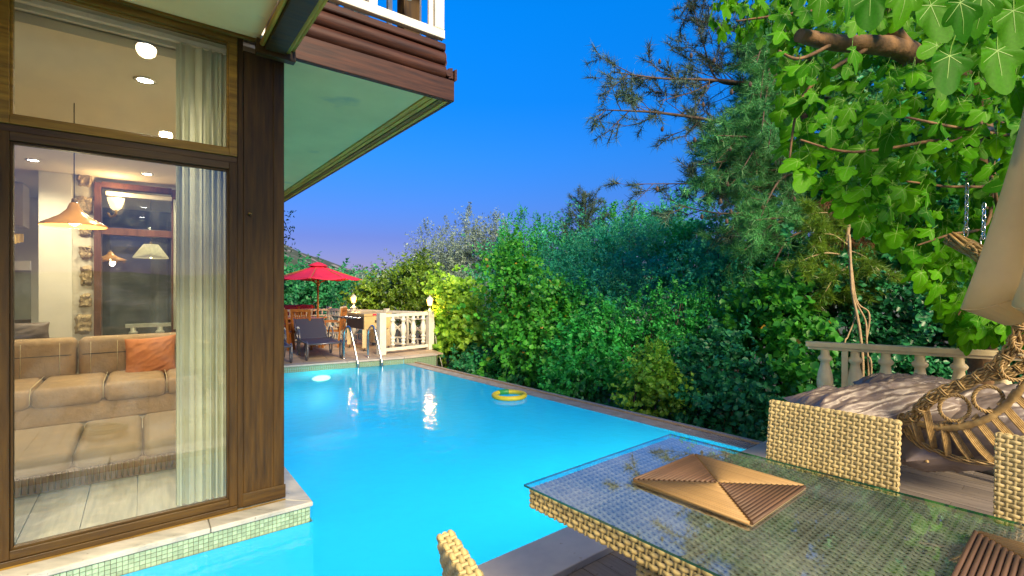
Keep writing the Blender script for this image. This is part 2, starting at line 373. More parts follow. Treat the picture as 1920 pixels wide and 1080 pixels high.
m = MB(); m.prism([((F1+ni*(kerb_in+.01)).x,(F1+ni*(kerb_in+.01)).y),((F1+di*Lk+ni*(kerb_in+.01)).x,(F1+di*Lk+ni*(kerb_in+.01)).y),((F1+di*Lk+ni*(kerb_out-.01)).x,(F1+di*Lk+ni*(kerb_out-.01)).y),((F1+ni*(kerb_out-.01)).x,(F1+ni*(kerb_out-.01)).y)], -1.9, WZ-.022)
tag(m.build('retaining_wall', M_mortar), kind='structure')

# near deck: boards run away from the pool
db = Vector((-d2.x, -d2.y, 0))
nearside = N0+nn*(cw+.003)
dk = Matrix.Translation(Vector((nearside.x, nearside.y, -.065))) @ Matrix.Rotation(math.atan2(nd.y, nd.x), 4, 'Z')
bw = .118; x = -3.6; i = 0
board_me = {}
while x < 5.3:
    # boards stop at the balustrade line on the right
    y = -.001 - (.0 if i%2 else 0); segs = []
    ln0 = [1.1,1.9,1.5,2.3][i%4]; y0 = 0.0
    while y0 > -4.6:
        y1 = max(y0-ln0, -4.6); segs.append((y0, y1)); y0 = y1; ln0 = 2.4
    for (a, b) in segs:
        L = round(abs(b-a)-.003, 3)
        if L not in board_me:
            mm = MB(); mm.box((0,-L,0),(bw-.005,0,.025)); o = mm.build('deck_board', M_deck); board_me[L] = o.data
        else:
            o = bpy.data.objects.new('deck_board', board_me[L]); COL.objects.link(o)
        o.matrix_world = dk @ Matrix.Translation(Vector((x, a, .0005*((i*7)%5)))); o['kind'] = 'structure'
    x += bw; i += 1
m = MB(dk); m.box((-3.7,-4.7,-1.8),(5.3,-.001,-.012)); tag(m.build('deck_substructure', mat('dark_gap', (.02,.018,.015), None, .9, 5)), kind='structure')

# ------------------------------------------------------------------ the marble ledge round the house foot with mosaic tiles
lp = [Mc-d1*6, Mc, Mc+d2*7.4, Mc+d2*7.4-d1*1.2, Mc-d1*6+d2*1.2]
cuts = [-6,-3.2,-1.72,-.62,0]
for a, b in zip(cuts[:-1], cuts[1:]):
    m = MB(HM); ox = (Mc-H0).dot(d1); oy = (Mc-H0).dot(d2)
    if b == 0: m.prism([(a+ox+.0015,oy),(ox,oy),(ox-.30,oy+.30),(a+ox+.0015,oy+.30)], -.035, 0)
    else: m.prism([(a+ox+.0015,oy),(b+ox-.0015,oy),(b+ox-.0015,oy+.30),(a+ox+.0015,oy+.30)], -.035, 0)
    tag(m.build('marble_ledge_slab', M_marble, bevel=.008, segs=3), kind='structure')
for a, b in ((0,2.4),(2.4,4.9),(4.9,7.4)):
    m = MB(HM); m.prism([(ox,oy+a+.0015),(ox,oy+b-.0015),(ox-.30,oy+b-.0015),(ox-.30,oy+a+(.30 if a==0 else .0015))], -.035, 0)
    tag(m.build('marble_ledge_slab', M_marble, bevel=.008, segs=3), kind='structure')
m = MB(HM); m.prism([(ox-6,oy+.022),(ox-.022,oy+.022),(ox-.022,oy+7.4),(ox-.6,oy+7.4),(ox-.6,oy+.6),(ox-6,oy+.6)], -1.46, -.037)
ledge_base = tag(m.build('ledge_wall', M_grout), kind='structure')
ts = .0265; tme = None; cnt = 0
for r in range(4):
    for c in range(72):
        x1 = ox-.0225-c*ts; z1 = -.04-r*ts
        if tme is None:
            mm = MB(); mm.box((-.0118,-.004,-.0118),(.0118,.004,.0118)); o = mm.build('tile', M_tile, bevel=.0018, segs=1); tme = o.data
        else:
            o = bpy.data.objects.new('tile', tme); COL.objects.link(o)
        o.parent = ledge_base
        o.matrix_local = HM @ Matrix.Translation(Vector((x1-.0133, oy+.0185+random.uniform(-.0006,.0006), z1-.0133))) @ Matrix.Rotation(random.uniform(-.03,.03),4,'Z') @ Matrix.Rotation(random.uniform(-.02,.02),4,'X')
m = MB(HM)
for r in range(4):
    for c in range(72, 225): m.box((ox-.0225-c*ts-.0252, oy+.0145, -.04-r*ts-.0252),(ox-.0225-c*ts-.0016, oy+.022, -.04-r*ts-.0016))
    for c in range(0, 275): m.box((ox-.022, oy+.0225+c*ts+.0016, -.04-r*ts-.0252),(ox-.0145, oy+.0225+c*ts+.0252, -.04-r*ts-.0016))
o = m.build('tile_band', M_tile, ledge_base); tag(o, kind='stuff')

# ------------------------------------------------------------------ far terrace
fn = Vector((-fd.y, fd.x, 0)); 
if fn.y < 0: fn = -fn
CR = Vector((-1.63,11.12,0))                                # right end of the far coping
far_r = P(828,663,0); far_d = (F1-fd*0 - F1)
# outline of the terrace
T0 = F1; T1 = Vector((-1.72,11.05,0)); T2 = Vector((-1.95,12.15,0)); T3 = Vector((-5.35,14.15,0)); T4 = T3+(-d1)*7; T5 = F1+fd*6.2
def pr(pts): return [(p.x,p.y) for p in pts]
m = MB(); m.prism(pr([T0,T1,T2,T3,T4,T5]), -1.85, -.032); tag(m.build('terrace_base', M_grout), kind='structure')
# coping along the far pool edge
edge = [(T1, T0)]; q = T0
pts = [T1, T0, T0+fd*1.2, T0+fd*2.4, T0+fd*3.6, T0+fd*4.8, T0+fd*6.1]
cwf = .26
for a, b in zip(pts[:-1], pts[1:]):
    dd = (b-a).normalized(); nrm = Vector((dd.y,-dd.x,0)); 
    if nrm.y < 0: nrm = -nrm
    aa = a+dd*.002-nrm*.03; bb = b-dd*.002-nrm*.03; m = MB()
    m.prism(pr([aa, bb, bb+nrm*cwf, aa+nrm*cwf]), -.03, .004); tag(m.build('coping_slab', M_coping, bevel=.006), kind='structure')
# small mosaic on the far wall and the end of the terrace
m = MB()
def tilewall(a, b, z0, z1, off, s=.05):
    dd = (b-a); L = dd.length; dd.normalize(); nrm = Vector((dd.y,-dd.x,0))
    if nrm.y > 0: nrm = -nrm
    k = int(L/s); rr = max(1, int((z1-z0)/s))
    for i in range(k):
        for j in range(rr):
            p = a+dd*(i*s+s/2)+nrm*off; m.obox((p.x,p.y,z0+(j+.5)*(z1-z0)/rr), dd*(s*.45), nrm*.004, (0,0,(z1-z0)/rr*.45))
tilewall(T0+fd*6.1, T0, -.35, -.034, .003, .04)
tilewall(T0, T1, -.35, -.034, .003, .04)
tag(m.build('mosaic_strip', M_tile), kind='structure')
# pavers
pm = MB(); pm.box((-.247,-.247,0),(.247,.247,.028)); po = pm.build('paver', M_paver, bevel=.004, segs=1); pme = po.data
FR = Matrix.Translation(Vector((T0.x,T0.y,-.030))) @ Matrix.Rotation(math.atan2(-fd.y,-fd.x), 4, 'Z')
first = True
def inside(p, poly):
    c = False; n = len(poly)
    for i in range(n):
        a = poly[i]; b = poly[(i+1)%n]
        if (a.y > p.y) != (b.y > p.y) and p.x < (b.x-a.x)*(p.y-a.y)/(b.y-a.y)+a.x: c = not c
    return c
tp = [T0,T1,T2,T3,T4,T5]
tb = None
for i in range(-12, 5):
    for j in range(0, 10):
        w = FR @ Vector((i*.5+.25, .24+j*.5+.25, 0))
        if not inside(w, tp): continue
        if math.hypot(w.x+4, w.y-12) > 4.2: continue
        if first: o = po; first = False
        else: o = bpy.data.objects.new('paver', pme); COL.objects.link(o)
        o.matrix_world = FR @ Matrix.Translation(Vector((i*.5+.25, .24+j*.5+.25, random.uniform(0,.002)))); o['kind'] = 'structure'

# ------------------------------------------------------------------ balusters and railings
BAL = [(.030,0),(.030,.05),(.042,.055),(.045,.075),(.030,.095),(.026,.11),(.040,.14),(.044,.165),(.034,.19),(.030,.20),(.050,.225),(.052,.245),(.034,.27),(.030,.285),(.045,.33),(.056,.40),(.056,.46),(.048,.53),(.034,.60),(.030,.645),(.046,.665),(.050,.685),(.040,.705),(.030,.715),(.030,.77)]
def baluster(base, h, mt, parent, sc=1.0):
    m = MB(); m.lathe([(r*sc, z/.77*h) for r, z in BAL], base, 16); return m.build('baluster', mt, parent)
# near balustrade behind the hanging chair
RA = Vector((3.16,5.13,0)); rd = Vector((.853,-.522,0)).normalized(); RL = 3.2
rt = root('balustrade', RA, 0, 'cream balustrade with turned balusters behind the hanging chair', 'railing')
rn = Vector((rd.y,-rd.x,0))
m = MB(); a = RA-rd*.02; b = RA+rd*RL
m.bar(a+Vector((0,0,.925)), b+Vector((0,0,.925)), .11, .05); m.bar(a+rd*.02+Vector((0,0,.885)), b+Vector((0,0,.885)), .075, .028)
m.build('top_rail', M_creampaint, rt, bevel=.006)
m = MB(); m.bar(a+Vector((0,0,.04)), b+Vector((0,0,.04)), .14, .13); m.build('plinth', M_creampaint, rt, bevel=.006)
for s in (.155,.413,.662,.925,1.208,1.508,1.80,2.09,2.38,2.67,2.96):
    baluster(RA+rd*s+Vector((0,0,.10)), .771, M_creampaint, rt, 1.35)
p = RA+rd*.325-rn*.0; m = MB(); m.bar(p+Vector((0,0,.105)), p+Vector((0,0,.87)), .055, .055, rd); m.build('post', M_creampaint, rt, bevel=.004)

# far railings
RP0 = P(715,665,0); RP1 = P(806,655,0); RP0.z = RP1.z = 0
def post(p, h, w, mt, parent, dirv, cap=True):
    m = MB(); sd = Vector((-dirv.y, dirv.x, 0)); m.obox((p.x,p.y,h/2), dirv*w/2, sd*w/2, (0,0,h/2)); 
    if cap: m.obox((p.x,p.y,h+.012), dirv*w*.6, sd*w*.6, (0,0,.012))
    return m.build('post', mt, parent, bevel=.005)
fr = root('terrace_gate_railing', RP0, 0, 'short white railing with four turned balusters beside the pool ladder', 'railing')
gd = (RP1-RP0).normalized()
post(RP0, .95, .16, M_whitepaint, fr, gd, False); post(RP1, .95, .15, M_whitepaint, fr, gd, False)
m = MB(); m.bar(RP0+gd*.08+Vector((0,0,.885)), RP1-gd*.075+Vector((0,0,.885)), .07, .07); m.build('top_rail', M_whitepaint, fr, bevel=.004)
m = MB(); m.bar(RP0+gd*.08+Vector((0,0,.10)), RP1-gd*.075+Vector((0,0,.10)), .07, .07); m.build('bottom_rail', M_whitepaint, fr, bevel=.004)
for k in range(4):
    baluster(RP0+(RP1-RP0)*(.22+.21*k)+Vector((0,0,.135)), .715, M_whitepaint, fr, 1.25)
def lattice(name, A, B, posts, label, cross=True):
    rt = root(name, A, 0, label, 'railing'); dd = (B-A).normalized()
    for a, b in zip(posts[:-1], posts[1:]):
        p = A+(B-A)*a+dd*.05; q = A+(B-A)*b-dd*.05
        Z = lambda v, z: v+Vector((0,0,z))
        m = MB(); m.bar(Z(p,.90), Z(q,.90), .07, .06); m.build('top_rail', M_whitepaint, rt)
        m = MB(); m.bar(Z(p,.08), Z(q,.08), .06, .05); m.build('bottom_rail', M_whitepaint, rt)
        m = MB(); m.bar(Z(p,.74), Z(q,.74), .035, .035); m.build('middle_rail', M_whitepaint, rt)
        m = MB(); m.bar(Z(p,.24), Z(q,.24), .035, .035); m.build('middle_rail', M_whitepaint, rt)
        n = max(1, round((q-p).length/.62))
        for i in range(n):
            x0 = p+(q-p)*(i/n); x1 = p+(q-p)*((i+1)/n)
            if cross:
                m = MB(); m.bar(Z(x0,.26), Z(x1,.72), .03, .04, (0,0,1)); m.build('brace', M_whitepaint, rt)
                m = MB(); m.bar(Z(x0+dd.cross(Vector((0,0,1)))*.004,.72), Z(x1+dd.cross(Vector((0,0,1)))*.004,.26), .03, .04, (0,0,1)); m.build('brace', M_whitepaint, rt)
            if i: m = MB(); m.bar(Z(x0,.105), Z(x0,.87), .045, .045, dd); m.build('upright', M_whitepaint, rt)
            for f_ in (.25,.5,.75):
                y = x0+(x1-x0)*f_
                m = MB(); m.bar(Z(y,.105), Z(y,.222), .04, .035, dd); m.build('spindle', M_whitepaint, rt)
                m = MB(); m.bar(Z(y,.758), Z(y,.87), .04, .035, dd); m.build('spindle', M_whitepaint, rt)
    for a in posts[1:]: post(A+(B-A)*a, .95, .10, M_whitepaint, rt, dd)
    return rt
C1 = Vector((-5.3,13.9,0))
lattice('terrace_railing', RP1, C1, [0,.39,.73,1.0], 'white lattice railing running back along the pool side of the far terrace')
lattice('terrace_railing', C1, C1-d1*5.0, [0,.25,.5,.75,1.0], 'white lattice railing across the back of the far terrace under the red parasol')

# ------------------------------------------------------------------ terrace lamps (lit)
M_bulb = emit('warm_lamp_glass', (1,.40,.05), 10)
def post_lamp(p, label, sc=1.0):
    t = root('terrace_lamp', p, 0, label, 'lamp', 'lit lamps on the terrace railing'); 
    m = MB(); m.lathe([(.075*sc,0),(.075*sc,.015),(.04*sc,.03),(.028*sc,.07),(.018*sc,.11),(.03*sc,.125),(.05*sc,.14)], p, 12); m.build('base', M_whitepaint, t)
    m = MB(); m.lathe([(.05*sc,.14),(.075*sc,.28),(.06*sc,.285)], p, 8); m.build('glass_globe', M_bulb, t)
    m = MB(); m.lathe([(.09*sc,.286),(.085*sc,.30),(.045*sc,.345),(.012*sc,.36),(.01*sc,.39)], p, 8); m.build('cap', M_whitepaint, t)
    lamp('POINT', p+Vector((0,0,.22)), 66, (1,.52,.14), .09, t)
    return t
post_lamp(Vector((RP1.x,RP1.y,.95)), 'lit warm lamp on the white corner post nearest the pool')
pl2 = RP1+(C1-RP1)*.726; post_lamp(Vector((pl2.x,pl2.y,.975)), 'lit warm lamp farther back, beside the yellow-lit citrus tree')
m = MB(); q = RP1+gd*.10; m.tube(spline([(q.x,q.y,.9),(q.x+.05,q.y-.02,.45),(q.x+.12,q.y-.1,.0),(q.x+.25,q.y-.3,-.3),(q.x+.3,q.y-.4,-.6)]), .008, 6)
tag(rebase(m.build('power_cable', M_whitepaint), (q.x,q.y,0)), 'white cable hanging down from the corner lamp post over the terrace edge', 'cable')

# ------------------------------------------------------------------ pool ladder
lt = root('pool_ladder', P(667,671,0), 0, 'curved stainless steel pool ladder at the far edge of the pool', 'ladder')
lb = [P(645,673,0), P(690,670,0)]; lw = [P(672,690,WZ), P(717,687,WZ)]
for b_, w_ in zip(lb, lw):
    out = (w_-b_); out.z = 0; o1 = b_+out*.25; o2 = b_+out*.6; o3 = b_+out*.92
    pts = [b_, b_+Vector((0,0,.35)), b_+out*.03+Vector((0,0,.56)), b_+out*.20+Vector((0,0,.68)), b_+out*.38+Vector((0,0,.68)), b_+out*.58+Vector((0,0,.50)), b_+out*.85+Vector((0,0,.12)), b_+out*1.0+Vector((0,0,-.12)), b_+out*1.02+Vector((0,0,-.5)), b_+out*1.02+Vector((0,0,-1.15))]
    m = MB(); m.tube(spline(pts, 6), .022, 10); m.build('handrail', M_chrome, lt)
    m = MB(); m.lathe([(.05,0),(.05,.012),(.03,.02)], b_, 12); m.build('foot_flange', M_chrome, lt)
for z in (-.16,-.36,-.58,-.80,-1.02):
    a = lb[0]+(lw[0]-lb[0])*1.02; b = lb[1]+(lw[1]-lb[1])*1.02; a.z = b.z = z
    m = MB(); m.bar(a, b, .06, .025); m.build('rung', M_greymetal, lt)

# ------------------------------------------------------------------ underwater pool lights
M_pl = emit('underwater_light_glass', (.75,1,.40), 5)
def pool_light(p, nrm, label, e=60):
    t = root('pool_light', p, 0, label, 'pool light'); nrm = nrm.normalized(); sd = Vector((-nrm.y,nrm.x,0))
    m = MB(); vs = [p+nrm*.02+(sd*math.cos(a)*.17+Vector((0,0,1))*math.sin(a)*.06) for a in [2*math.pi*k/20 for k in range(20)]]
    vs2 = [v-nrm*.03 for v in vs]; m.add(vs+vs2, [tuple(range(20)),tuple(reversed(range(20,40)))]+[(i,(i+1)%20,20+(i+1)%20,20+i) for i in range(20)]); m.build('lens', M_pl, t)
    lamp('POINT', p+nrm*.30+Vector((0,0,-.35)), e*.17, (.95,1.0,.72), .15, t)
pf = P(600,702,WZ-.12); s_ = (pf-F1).dot(fd); pf = F1+fd*s_; pf.z = -.30
pool_light(pf, -fn, 'glowing greenish underwater light in the far wall of the pool', 60)
for pp, nm, lb_ in ((N0+nd*.5, -nn, 'added unseen underwater light below the near coping beside the wicker chair'), (N0+nd*1.7, -nn, 'added unseen underwater light below the near coping under the dining table'), (N0+nd*2.7, -nn, 'added unseen underwater light below the near coping next to the overflow grating'), (N0-nd*1.3, -nn, 'added unseen underwater light below the near coping facing the window'), (Mc+d2*4.4, d1, 'underwater light in the pool wall along the side of the house')):  # near-coping lights are added out of view to even the water's glow
    pool_light(Vector((pp.x,pp.y,-.85)), nm, lb_, 10 if 'window' in lb_ else (30 if 'wicker' in lb_ else 46))

# ------------------------------------------------------------------ swim ring
cR = P(955,741,WZ+.03); t = root('swim_ring', cR, 0, 'yellow foam swim ring with a green sleeve floating by the overflow edge', 'swim ring')
m = MB(); pts = [cR+Vector((.235*math.cos(a), .235*math.sin(a), 0)) for a in [2*math.pi*k/40 for k in range(41)]]; m.tube(pts, .036, 12, cap=False); m.build('ring', M_yellow, t)
m = MB(); pts = [cR+Vector((.235*math.cos(a), .235*math.sin(a), 0)) for a in [1.62+.75*k/12 for k in range(13)]]; m.tube(pts, .043, 12); m.build('sleeve', M_greenfoam, t)

# ------------------------------------------------------------------ house
house = root('house', H0, HA, 'timber framed house with tall window and log-fronted balcony over the pool', 'house')
def hb(name, a, b, mt, bevel=.003, par=None):
    m = MB(HM); m.box(a, b); return m.build(name, mt, par or house, bevel=bevel)
hb('corner_post', (-.262,.0,.012), (0,.24,3.16), M_darkwood, .006)
hb('post_base_board', (-.266,-.014,.012), (.006,-.001,.105), M_darkwood_x)
hb('post_trim', (-.072,-.010,.106), (-.003,-.001,3.14), M_darkwood)
m = MB(HM); m.tube([(-.23,-.001,2.03),(-.23,-.03,2.035),(-.215,-.035,2.03)], .006, 6); m.build('hook', M_trimwood, house)
hb('mullion_post', (-1.56,.0,.012), (-1.435,.12,3.24), M_darkwood)
hb('mullion_post', (-2.85,.0,.012), (-2.70,.12,3.24), M_darkwood)
def window(x0, x1, z0, z1, fw, mt_h, mt_v, name='window'):
    fr = MB(HM)
    f = hb('window_frame', (x0-.0, -.018, z0), (x0+fw, .06, z1), mt_v)   # left stile
    for a, b, mm in (((x1-fw,-.018,z0),(x1,.06,z1), mt_v), ((x0+fw,-.018,z1-fw),(x1-fw,.06,z1), mt_h), ((x0+fw,-.018,z0),(x1-fw,.06,z0+fw), mt_h)):
        hb('frame_member', a, b, mm, par=f)
    b = fw+.012
    for a_, b_, mm in (((x0+fw,.0,z0+fw),(x0+b,.04,z1-fw),mt_v),((x1-b,.0,z0+fw),(x1-fw,.04,z1-fw),mt_v),((x0+b,.0,z1-b),(x1-b,.04,z1-fw),mt_h),((x0+b,.0,z0+fw),(x1-b,.04,z0+b),mt_h)):
        hb('glazing_bead', a_, b_, mm, .002, par=f)
    hb('pane', (x0+b-.004,.018,z0+b-.004), (x1-b+.004,.024,z1-b+.004), M_winglass, 0, par=f)
window(-1.434,-.300,.040,2.372,.048, M_darkwood_x, M_darkwood)
window(-1.434,-.300,2.415,3.235,.048, M_trimwood, M_trimwood)
window(-2.699,-1.561,.040,2.372,.048, M_darkwood_x, M_darkwood)
window(-2.699,-1.561,2.415,3.235,.048, M_trimwood, M_trimwood)
hb('transom', (-1.434,-.008,2.373), (-.300,.08,2.414), M_darkwood_x); hb('transom', (-2.699,-.008,2.373), (-1.561,.08,2.414), M_darkwood_x)
hb('sill_board', (-1.434,-.028,.001), (-.300,.09,.039), M_darkwood_x); hb('sill_board', (-2.699,-.028,.001), (-1.561,.09,.039), M_darkwood_x)
hb('jamb', (-.299,-.006,.012), (-.263,.10,3.235), M_darkwood)
hb('sill_trim', (-5,-.034,.001), (0,-.029,.010), M_trimwood, 0)
hb('wall', (-8.5,.0,-.02), (-2.851,.2,3.235), M_white_wall, 0)
hb('wall', (-.10,.241,-.02), (-.0,7.0,3.235), M_white_wall, 0)
# floor, ceilings
for i in range(30):
    x = -8.4+i*.28
    m = MB(HM); m.box((x+.002,.10,.0),(x+.278,8.5,.03+.0004*(i%3))); m.build('floor_board', M_intfloor, house)
hb('ceiling', (-8.5,.29,3.10), (-.10,8.6,3.16), M_ceiling, 0)
hb('curtain_pocket', (-8.5,.10,3.236), (-.10,.289,3.26), M_white_wall, 0)
hb('curtain_track', (-2.7,.15,3.17), (-.30,.19,3.20), M_whitepaint)
hb('curtain_track', (-2.7,.215,3.15), (-.30,.245,3.19), M_whitepaint)
hb('soffit', (-8.5,-3.2,3.245), (-.17,-.001,3.30), M_plaster, 0)
hb('soffit_edge_bead', (-2.7,-.05,3.225), (-.17,-.019,3.244), M_trimwood)
hb('eave_beam', (-.15,-3.2,3.15), (-.02,-.125,3.30), M_darkwood_x, .004)
m = MB(HM); m.tube([(-.166,-3.2,3.185),(-.166,-.10,3.185)], .017, 8); m.build('bead_moulding', M_trimwood_y, house)
m = MB(HM); m.tube([(-.004,-3.2,3.18),(-.004,-.10,3.18)], .018, 8); m.build('bead_moulding', M_trimwood_y, house)
m = MB(HM); m.tube([(.03,-3.2,3.20),(.03,-.13,3.20)], .014, 8); m.build('bead_moulding', M_trimwood_y, house)
hb('eave_header', (-.20,-.124,3.12), (.05,-.056,3.22), M_darkwood_x, .004)
hb('upper_wall', (-8.5,.0,3.301), (-.0,7.0,5.6), M_white_wall, 0)
hb('roof', (-9,-.8,5.601), (1.45,7.3,5.72), M_darkwood_x, .02)
# balcony
BX = 1.39; BY = 6.45
hb('balcony_ceiling', (.0,.0,3.222), (1.17,BY-.22,3.26), M_plaster, 0)
hb('fascia_board', (-.0,-.055,3.18), (BX,-.0,3.365), M_log, .006)
hb('fascia_board', (BX-.03,.001,3.18), (BX,BY,3.365), M_log, .006)
hb('fascia_board', (-.0,BY+.001,3.18), (BX,BY+.035,3.365), M_log, .006)
hb('fascia_lip', (-.0,-.0,3.205), (1.17,.022,3.221), M_trimwood, .002)
for i, (x0, x1, z) in enumerate([(1.172,1.222,3.205),(1.224,1.268,3.197),(1.270,1.318,3.188),(1.320,1.358,3.181)]):
    hb('edge_trim', (x0,.003,z), (x1,BY-.0,3.24), [M_trimwood_y, M_trimwood_y, M_trimwood, M_trimwood_y][i], .004)
for i, (y0, y1, z) in enumerate([(BY-.215,BY-.15,3.205),(BY-.148,BY-.09,3.195),(BY-.088,BY-.02,3.185)]):
    hb('edge_trim', (.0,y0,z), (1.170,y1,3.24), M_trimwood, .004)
def halflog(z, r, y, x0, x1, par, mt=M_log):
    n = 10; vs = []; 
    for x in (x0, x1):
        for k in range(n+1):
            a = -math.pi/2+math.pi*k/n; vs.append((x, y-math.cos(a)*r*.85, z+math.sin(a)*r))
    m = MB(HM); m.add(vs, [(k, k+1, n+2+k, n+1+k) for k in range(n)], True); m.add(vs, [tuple(range(n+1)), tuple(reversed(range(n+1, 2*n+2)))])
    m.add([(x0,y,z-r),(x1,y,z-r),(x1,y,z+r),(x0,y,z+r)], [(0,1,2,3)])
    return m.build('log', mt, par)
for z, r in ((3.43,.062),(3.55,.060)): halflog(z, r, -.004, -.30, 1.31, house)
hb('log_cap', (-.30,-.05,3.612), (1.31,-.0,3.675), M_log, .012)
hb('balcony_slab', (-.0,.001,3.366), (BX-.06,BY,3.70), M_log, .004)
m = MB(HM)
m2 = MB(HM); m2.tube([(1.315,.02,3.43),(1.315,BY,3.43)], .05, 12); m2.build('log', M_log, house)
m2 = MB(HM); m2.tube([(1.31,.03,3.55),(1.31,BY,3.55)], .055, 12); m2.build('log', M_log, house)
m2 = MB(HM); m2.tube([(1.331,-.06,3.42),(1.331,.02,3.42)], .03, 12); m2.tube([(1.37,-.03,3.42),(1.37,.05,3.42)], .035, 12); m2.build('log_end', M_log, house)
m2 = MB(HM); m2.obox((1.405,-.02,3.42), (.012,0,.006), (0,.035,0), (0,0,.05)); m2.obox((1.355,-.04,3.425), (.02,0,.006), (0,.012,0), (0,0,.045)); m2.build('wood_block', M_log, house)
# balcony railing
def rb(name, a, b, mt=M_whitepaint): hb(name, a, b, mt, .005)
rb('railing_rail', (-.3,-.045,3.715),(1.30,.015,3.79)); rb('railing_post', (1.205,-.045,3.791),(1.295,.045,4.85)); rb('railing_inner_post', (1.150,-.03,3.791),(1.195,.0,4.80))
rb('railing_rail', (-.3,-.02,4.12),(1.149,.02,4.19)); rb('railing_rail', (-.3,-.045,4.86),(1.34,.055,4.92))
rb('railing_post', (.62,-.03,3.791),(.69,.03,4.119)); rb('railing_post', (-.1,-.03,3.791),(-.03,.03,4.119))
rb('railing_rail', (1.21,.06,3.715),(1.29,BY,3.79)); 
for k in range(9): rb('railing_spindle', (1.225,.35+k*.66,3.791),(1.275,.40+k*.66,4.85))
rb('railing_rail', (1.205,.06,4.86),(1.295,BY,4.92))
hb('balcony_column', (.98,.10,3.71),(1.13,.25,5.6), M_darkwood, .006)
m = MB(HM); m.obox((.88,-.06,3.97),(.10,0,.02),(0,.025,0),(0,0,.055)); m.build('bracket_block', M_whitepaint, house, bevel=.003)
for k in range(6):
    m = MB(HM); m.bar((.15+k*.16,.35,4.3),(.35+k*.16,1.6,4.62),.07,.02); m.build('roof_slat', M_whitepaint, house)
# interior back wall
BW = 5.25
xa, xb, xc, xd_, xe = HX(72,BW), HX(135,BW), HX(176,BW), HX(190,BW), HX(322,BW)
hb('inner_wall', (xa,BW,.031),(xb,BW+.35,3.099), M_white_wall, .004)
m = MB(HM); m.box((xb+.001,BW+.012,.031),(xc,BW+.35,3.099)); sp = m.build('stone_wall', M_mortar, house)
z = .15; k = 0
while z < 3.0:
    h = random.uniform(.17,.30); x0 = xb+.01+random.uniform(0,.08); x1 = xc-.005-random.uniform(0,.02)
    m = MB(HM); n = 7; vs = []; fs = []
    for i in range(n):
        for j in range(n):
            fx = i/(n-1); fz = j/(n-1); e = min(fx,1-fx,fz,1-fz)*2
            vs.append((x0+(x1-x0)*fx+random.uniform(-.015,.015), BW+.012-.05*min(1,e*3)*random.uniform(.5,1.2), z+h*fz+random.uniform(-.015,.015)))
    fs = [(i*n+j,(i+1)*n+j,(i+1)*n+j+1,i*n+j+1) for i in range(n-1) for j in range(n-1)]
    m.add(vs, fs); m.build('stone', M_stone, sp); z += h+random.uniform(.07,.14); k += 1
M_innerwood = wood('inner_brown_wood', (.13,.055,.03), (.07,.03,.018), 2, .5, .3)
hb('inner_post', (xc+.001,BW-.03,.031),(xd_,BW+.25,3.02), M_innerwood)
hb('inner_post', (xe+.001,BW-.03,.031),(xe+.25,BW+.25,3.02), M_innerwood)
zt = W(250,436,(H0+d1*HX(250,BW)+d2*BW).y).z
hb('inner_transom', (xd_+.001,BW-.02,zt-.05),(xe,BW+.12,zt+.05), M_innerwood)
hb('inner_header', (xd_+.001,BW-.02,2.96),(xe,BW+.12,3.04), M_innerwood)
hb('inner_blind_rail', (xd_+.05,BW-.08,2.84),(xe,BW-.03,2.90), M_whitepaint)
hb('inner_pane', (xd_+.001,BW+.04,.1),(xe,BW+.05,2.95), M_winglass, 0)
hb('wall', (xe+.251,BW,.031),(-.10,BW+.25,3.099), M_white_wall, 0)
# the room beyond
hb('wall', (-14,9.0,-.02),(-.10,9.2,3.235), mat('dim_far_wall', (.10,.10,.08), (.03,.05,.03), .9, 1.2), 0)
hb('wall', (-14.2,.2,-.02),(-14,9.0,3.235), M_white_wall, 0)
hb('ceiling', (-14,.29,3.10),(-8.51,8.99,3.16), M_ceiling, 0)
hb('floor_slab', (-14,.2,-.02),(-.1,9.0,-.001), M_intfloor, 0)
hb('wall', (-14,.0,-.02),(-8.51,.2,3.235), M_white_wall, 0)
hb('wall', (-13.9,8.0,.031),(xa-.25,8.1,3.099), M_white_wall, 0)
hb('bulkhead', (-12,6.4,2.45),(xa-.3,6.9,3.09), M_ceiling, .01)
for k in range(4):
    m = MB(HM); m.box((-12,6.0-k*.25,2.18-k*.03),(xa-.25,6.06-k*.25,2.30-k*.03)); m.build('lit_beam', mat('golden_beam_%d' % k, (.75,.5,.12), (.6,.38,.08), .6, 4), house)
hb('inner_wall', (-12,7.0,.031),(xa-.3,7.1,.95), M_white_wall, 0)
hb('inner_window_frame', (-12,6.98,.95),(xa-.3,7.06,1.02), M_darkwood_x)
hb('inner_window_frame', (-12,6.98,1.80),(xa-.3,7.06,1.95), M_white_wall)
hb('inner_pane', (-12,7.03,1.02),(xa-.3,7.04,1.80), mat('grey_mirror_glass', (.28,.30,.27), (.12,.14,.12), .15, 1.2), 0)
# white post balusters glimpsed through the inner window
m = MB(HM); m.lathe([(r*1.3, z) for r, z in BAL], (HX(250,6.3),6.3,.1), 12); m.lathe([(r*1.3, z) for r, z in BAL], (HX(300,6.3),6.3,.1), 12); m.box((HX(235,6.3),6.26,.87),(HX(322,6.3)+.2,6.34,.93)); m.build('inner_balustrade', M_whitepaint, house)

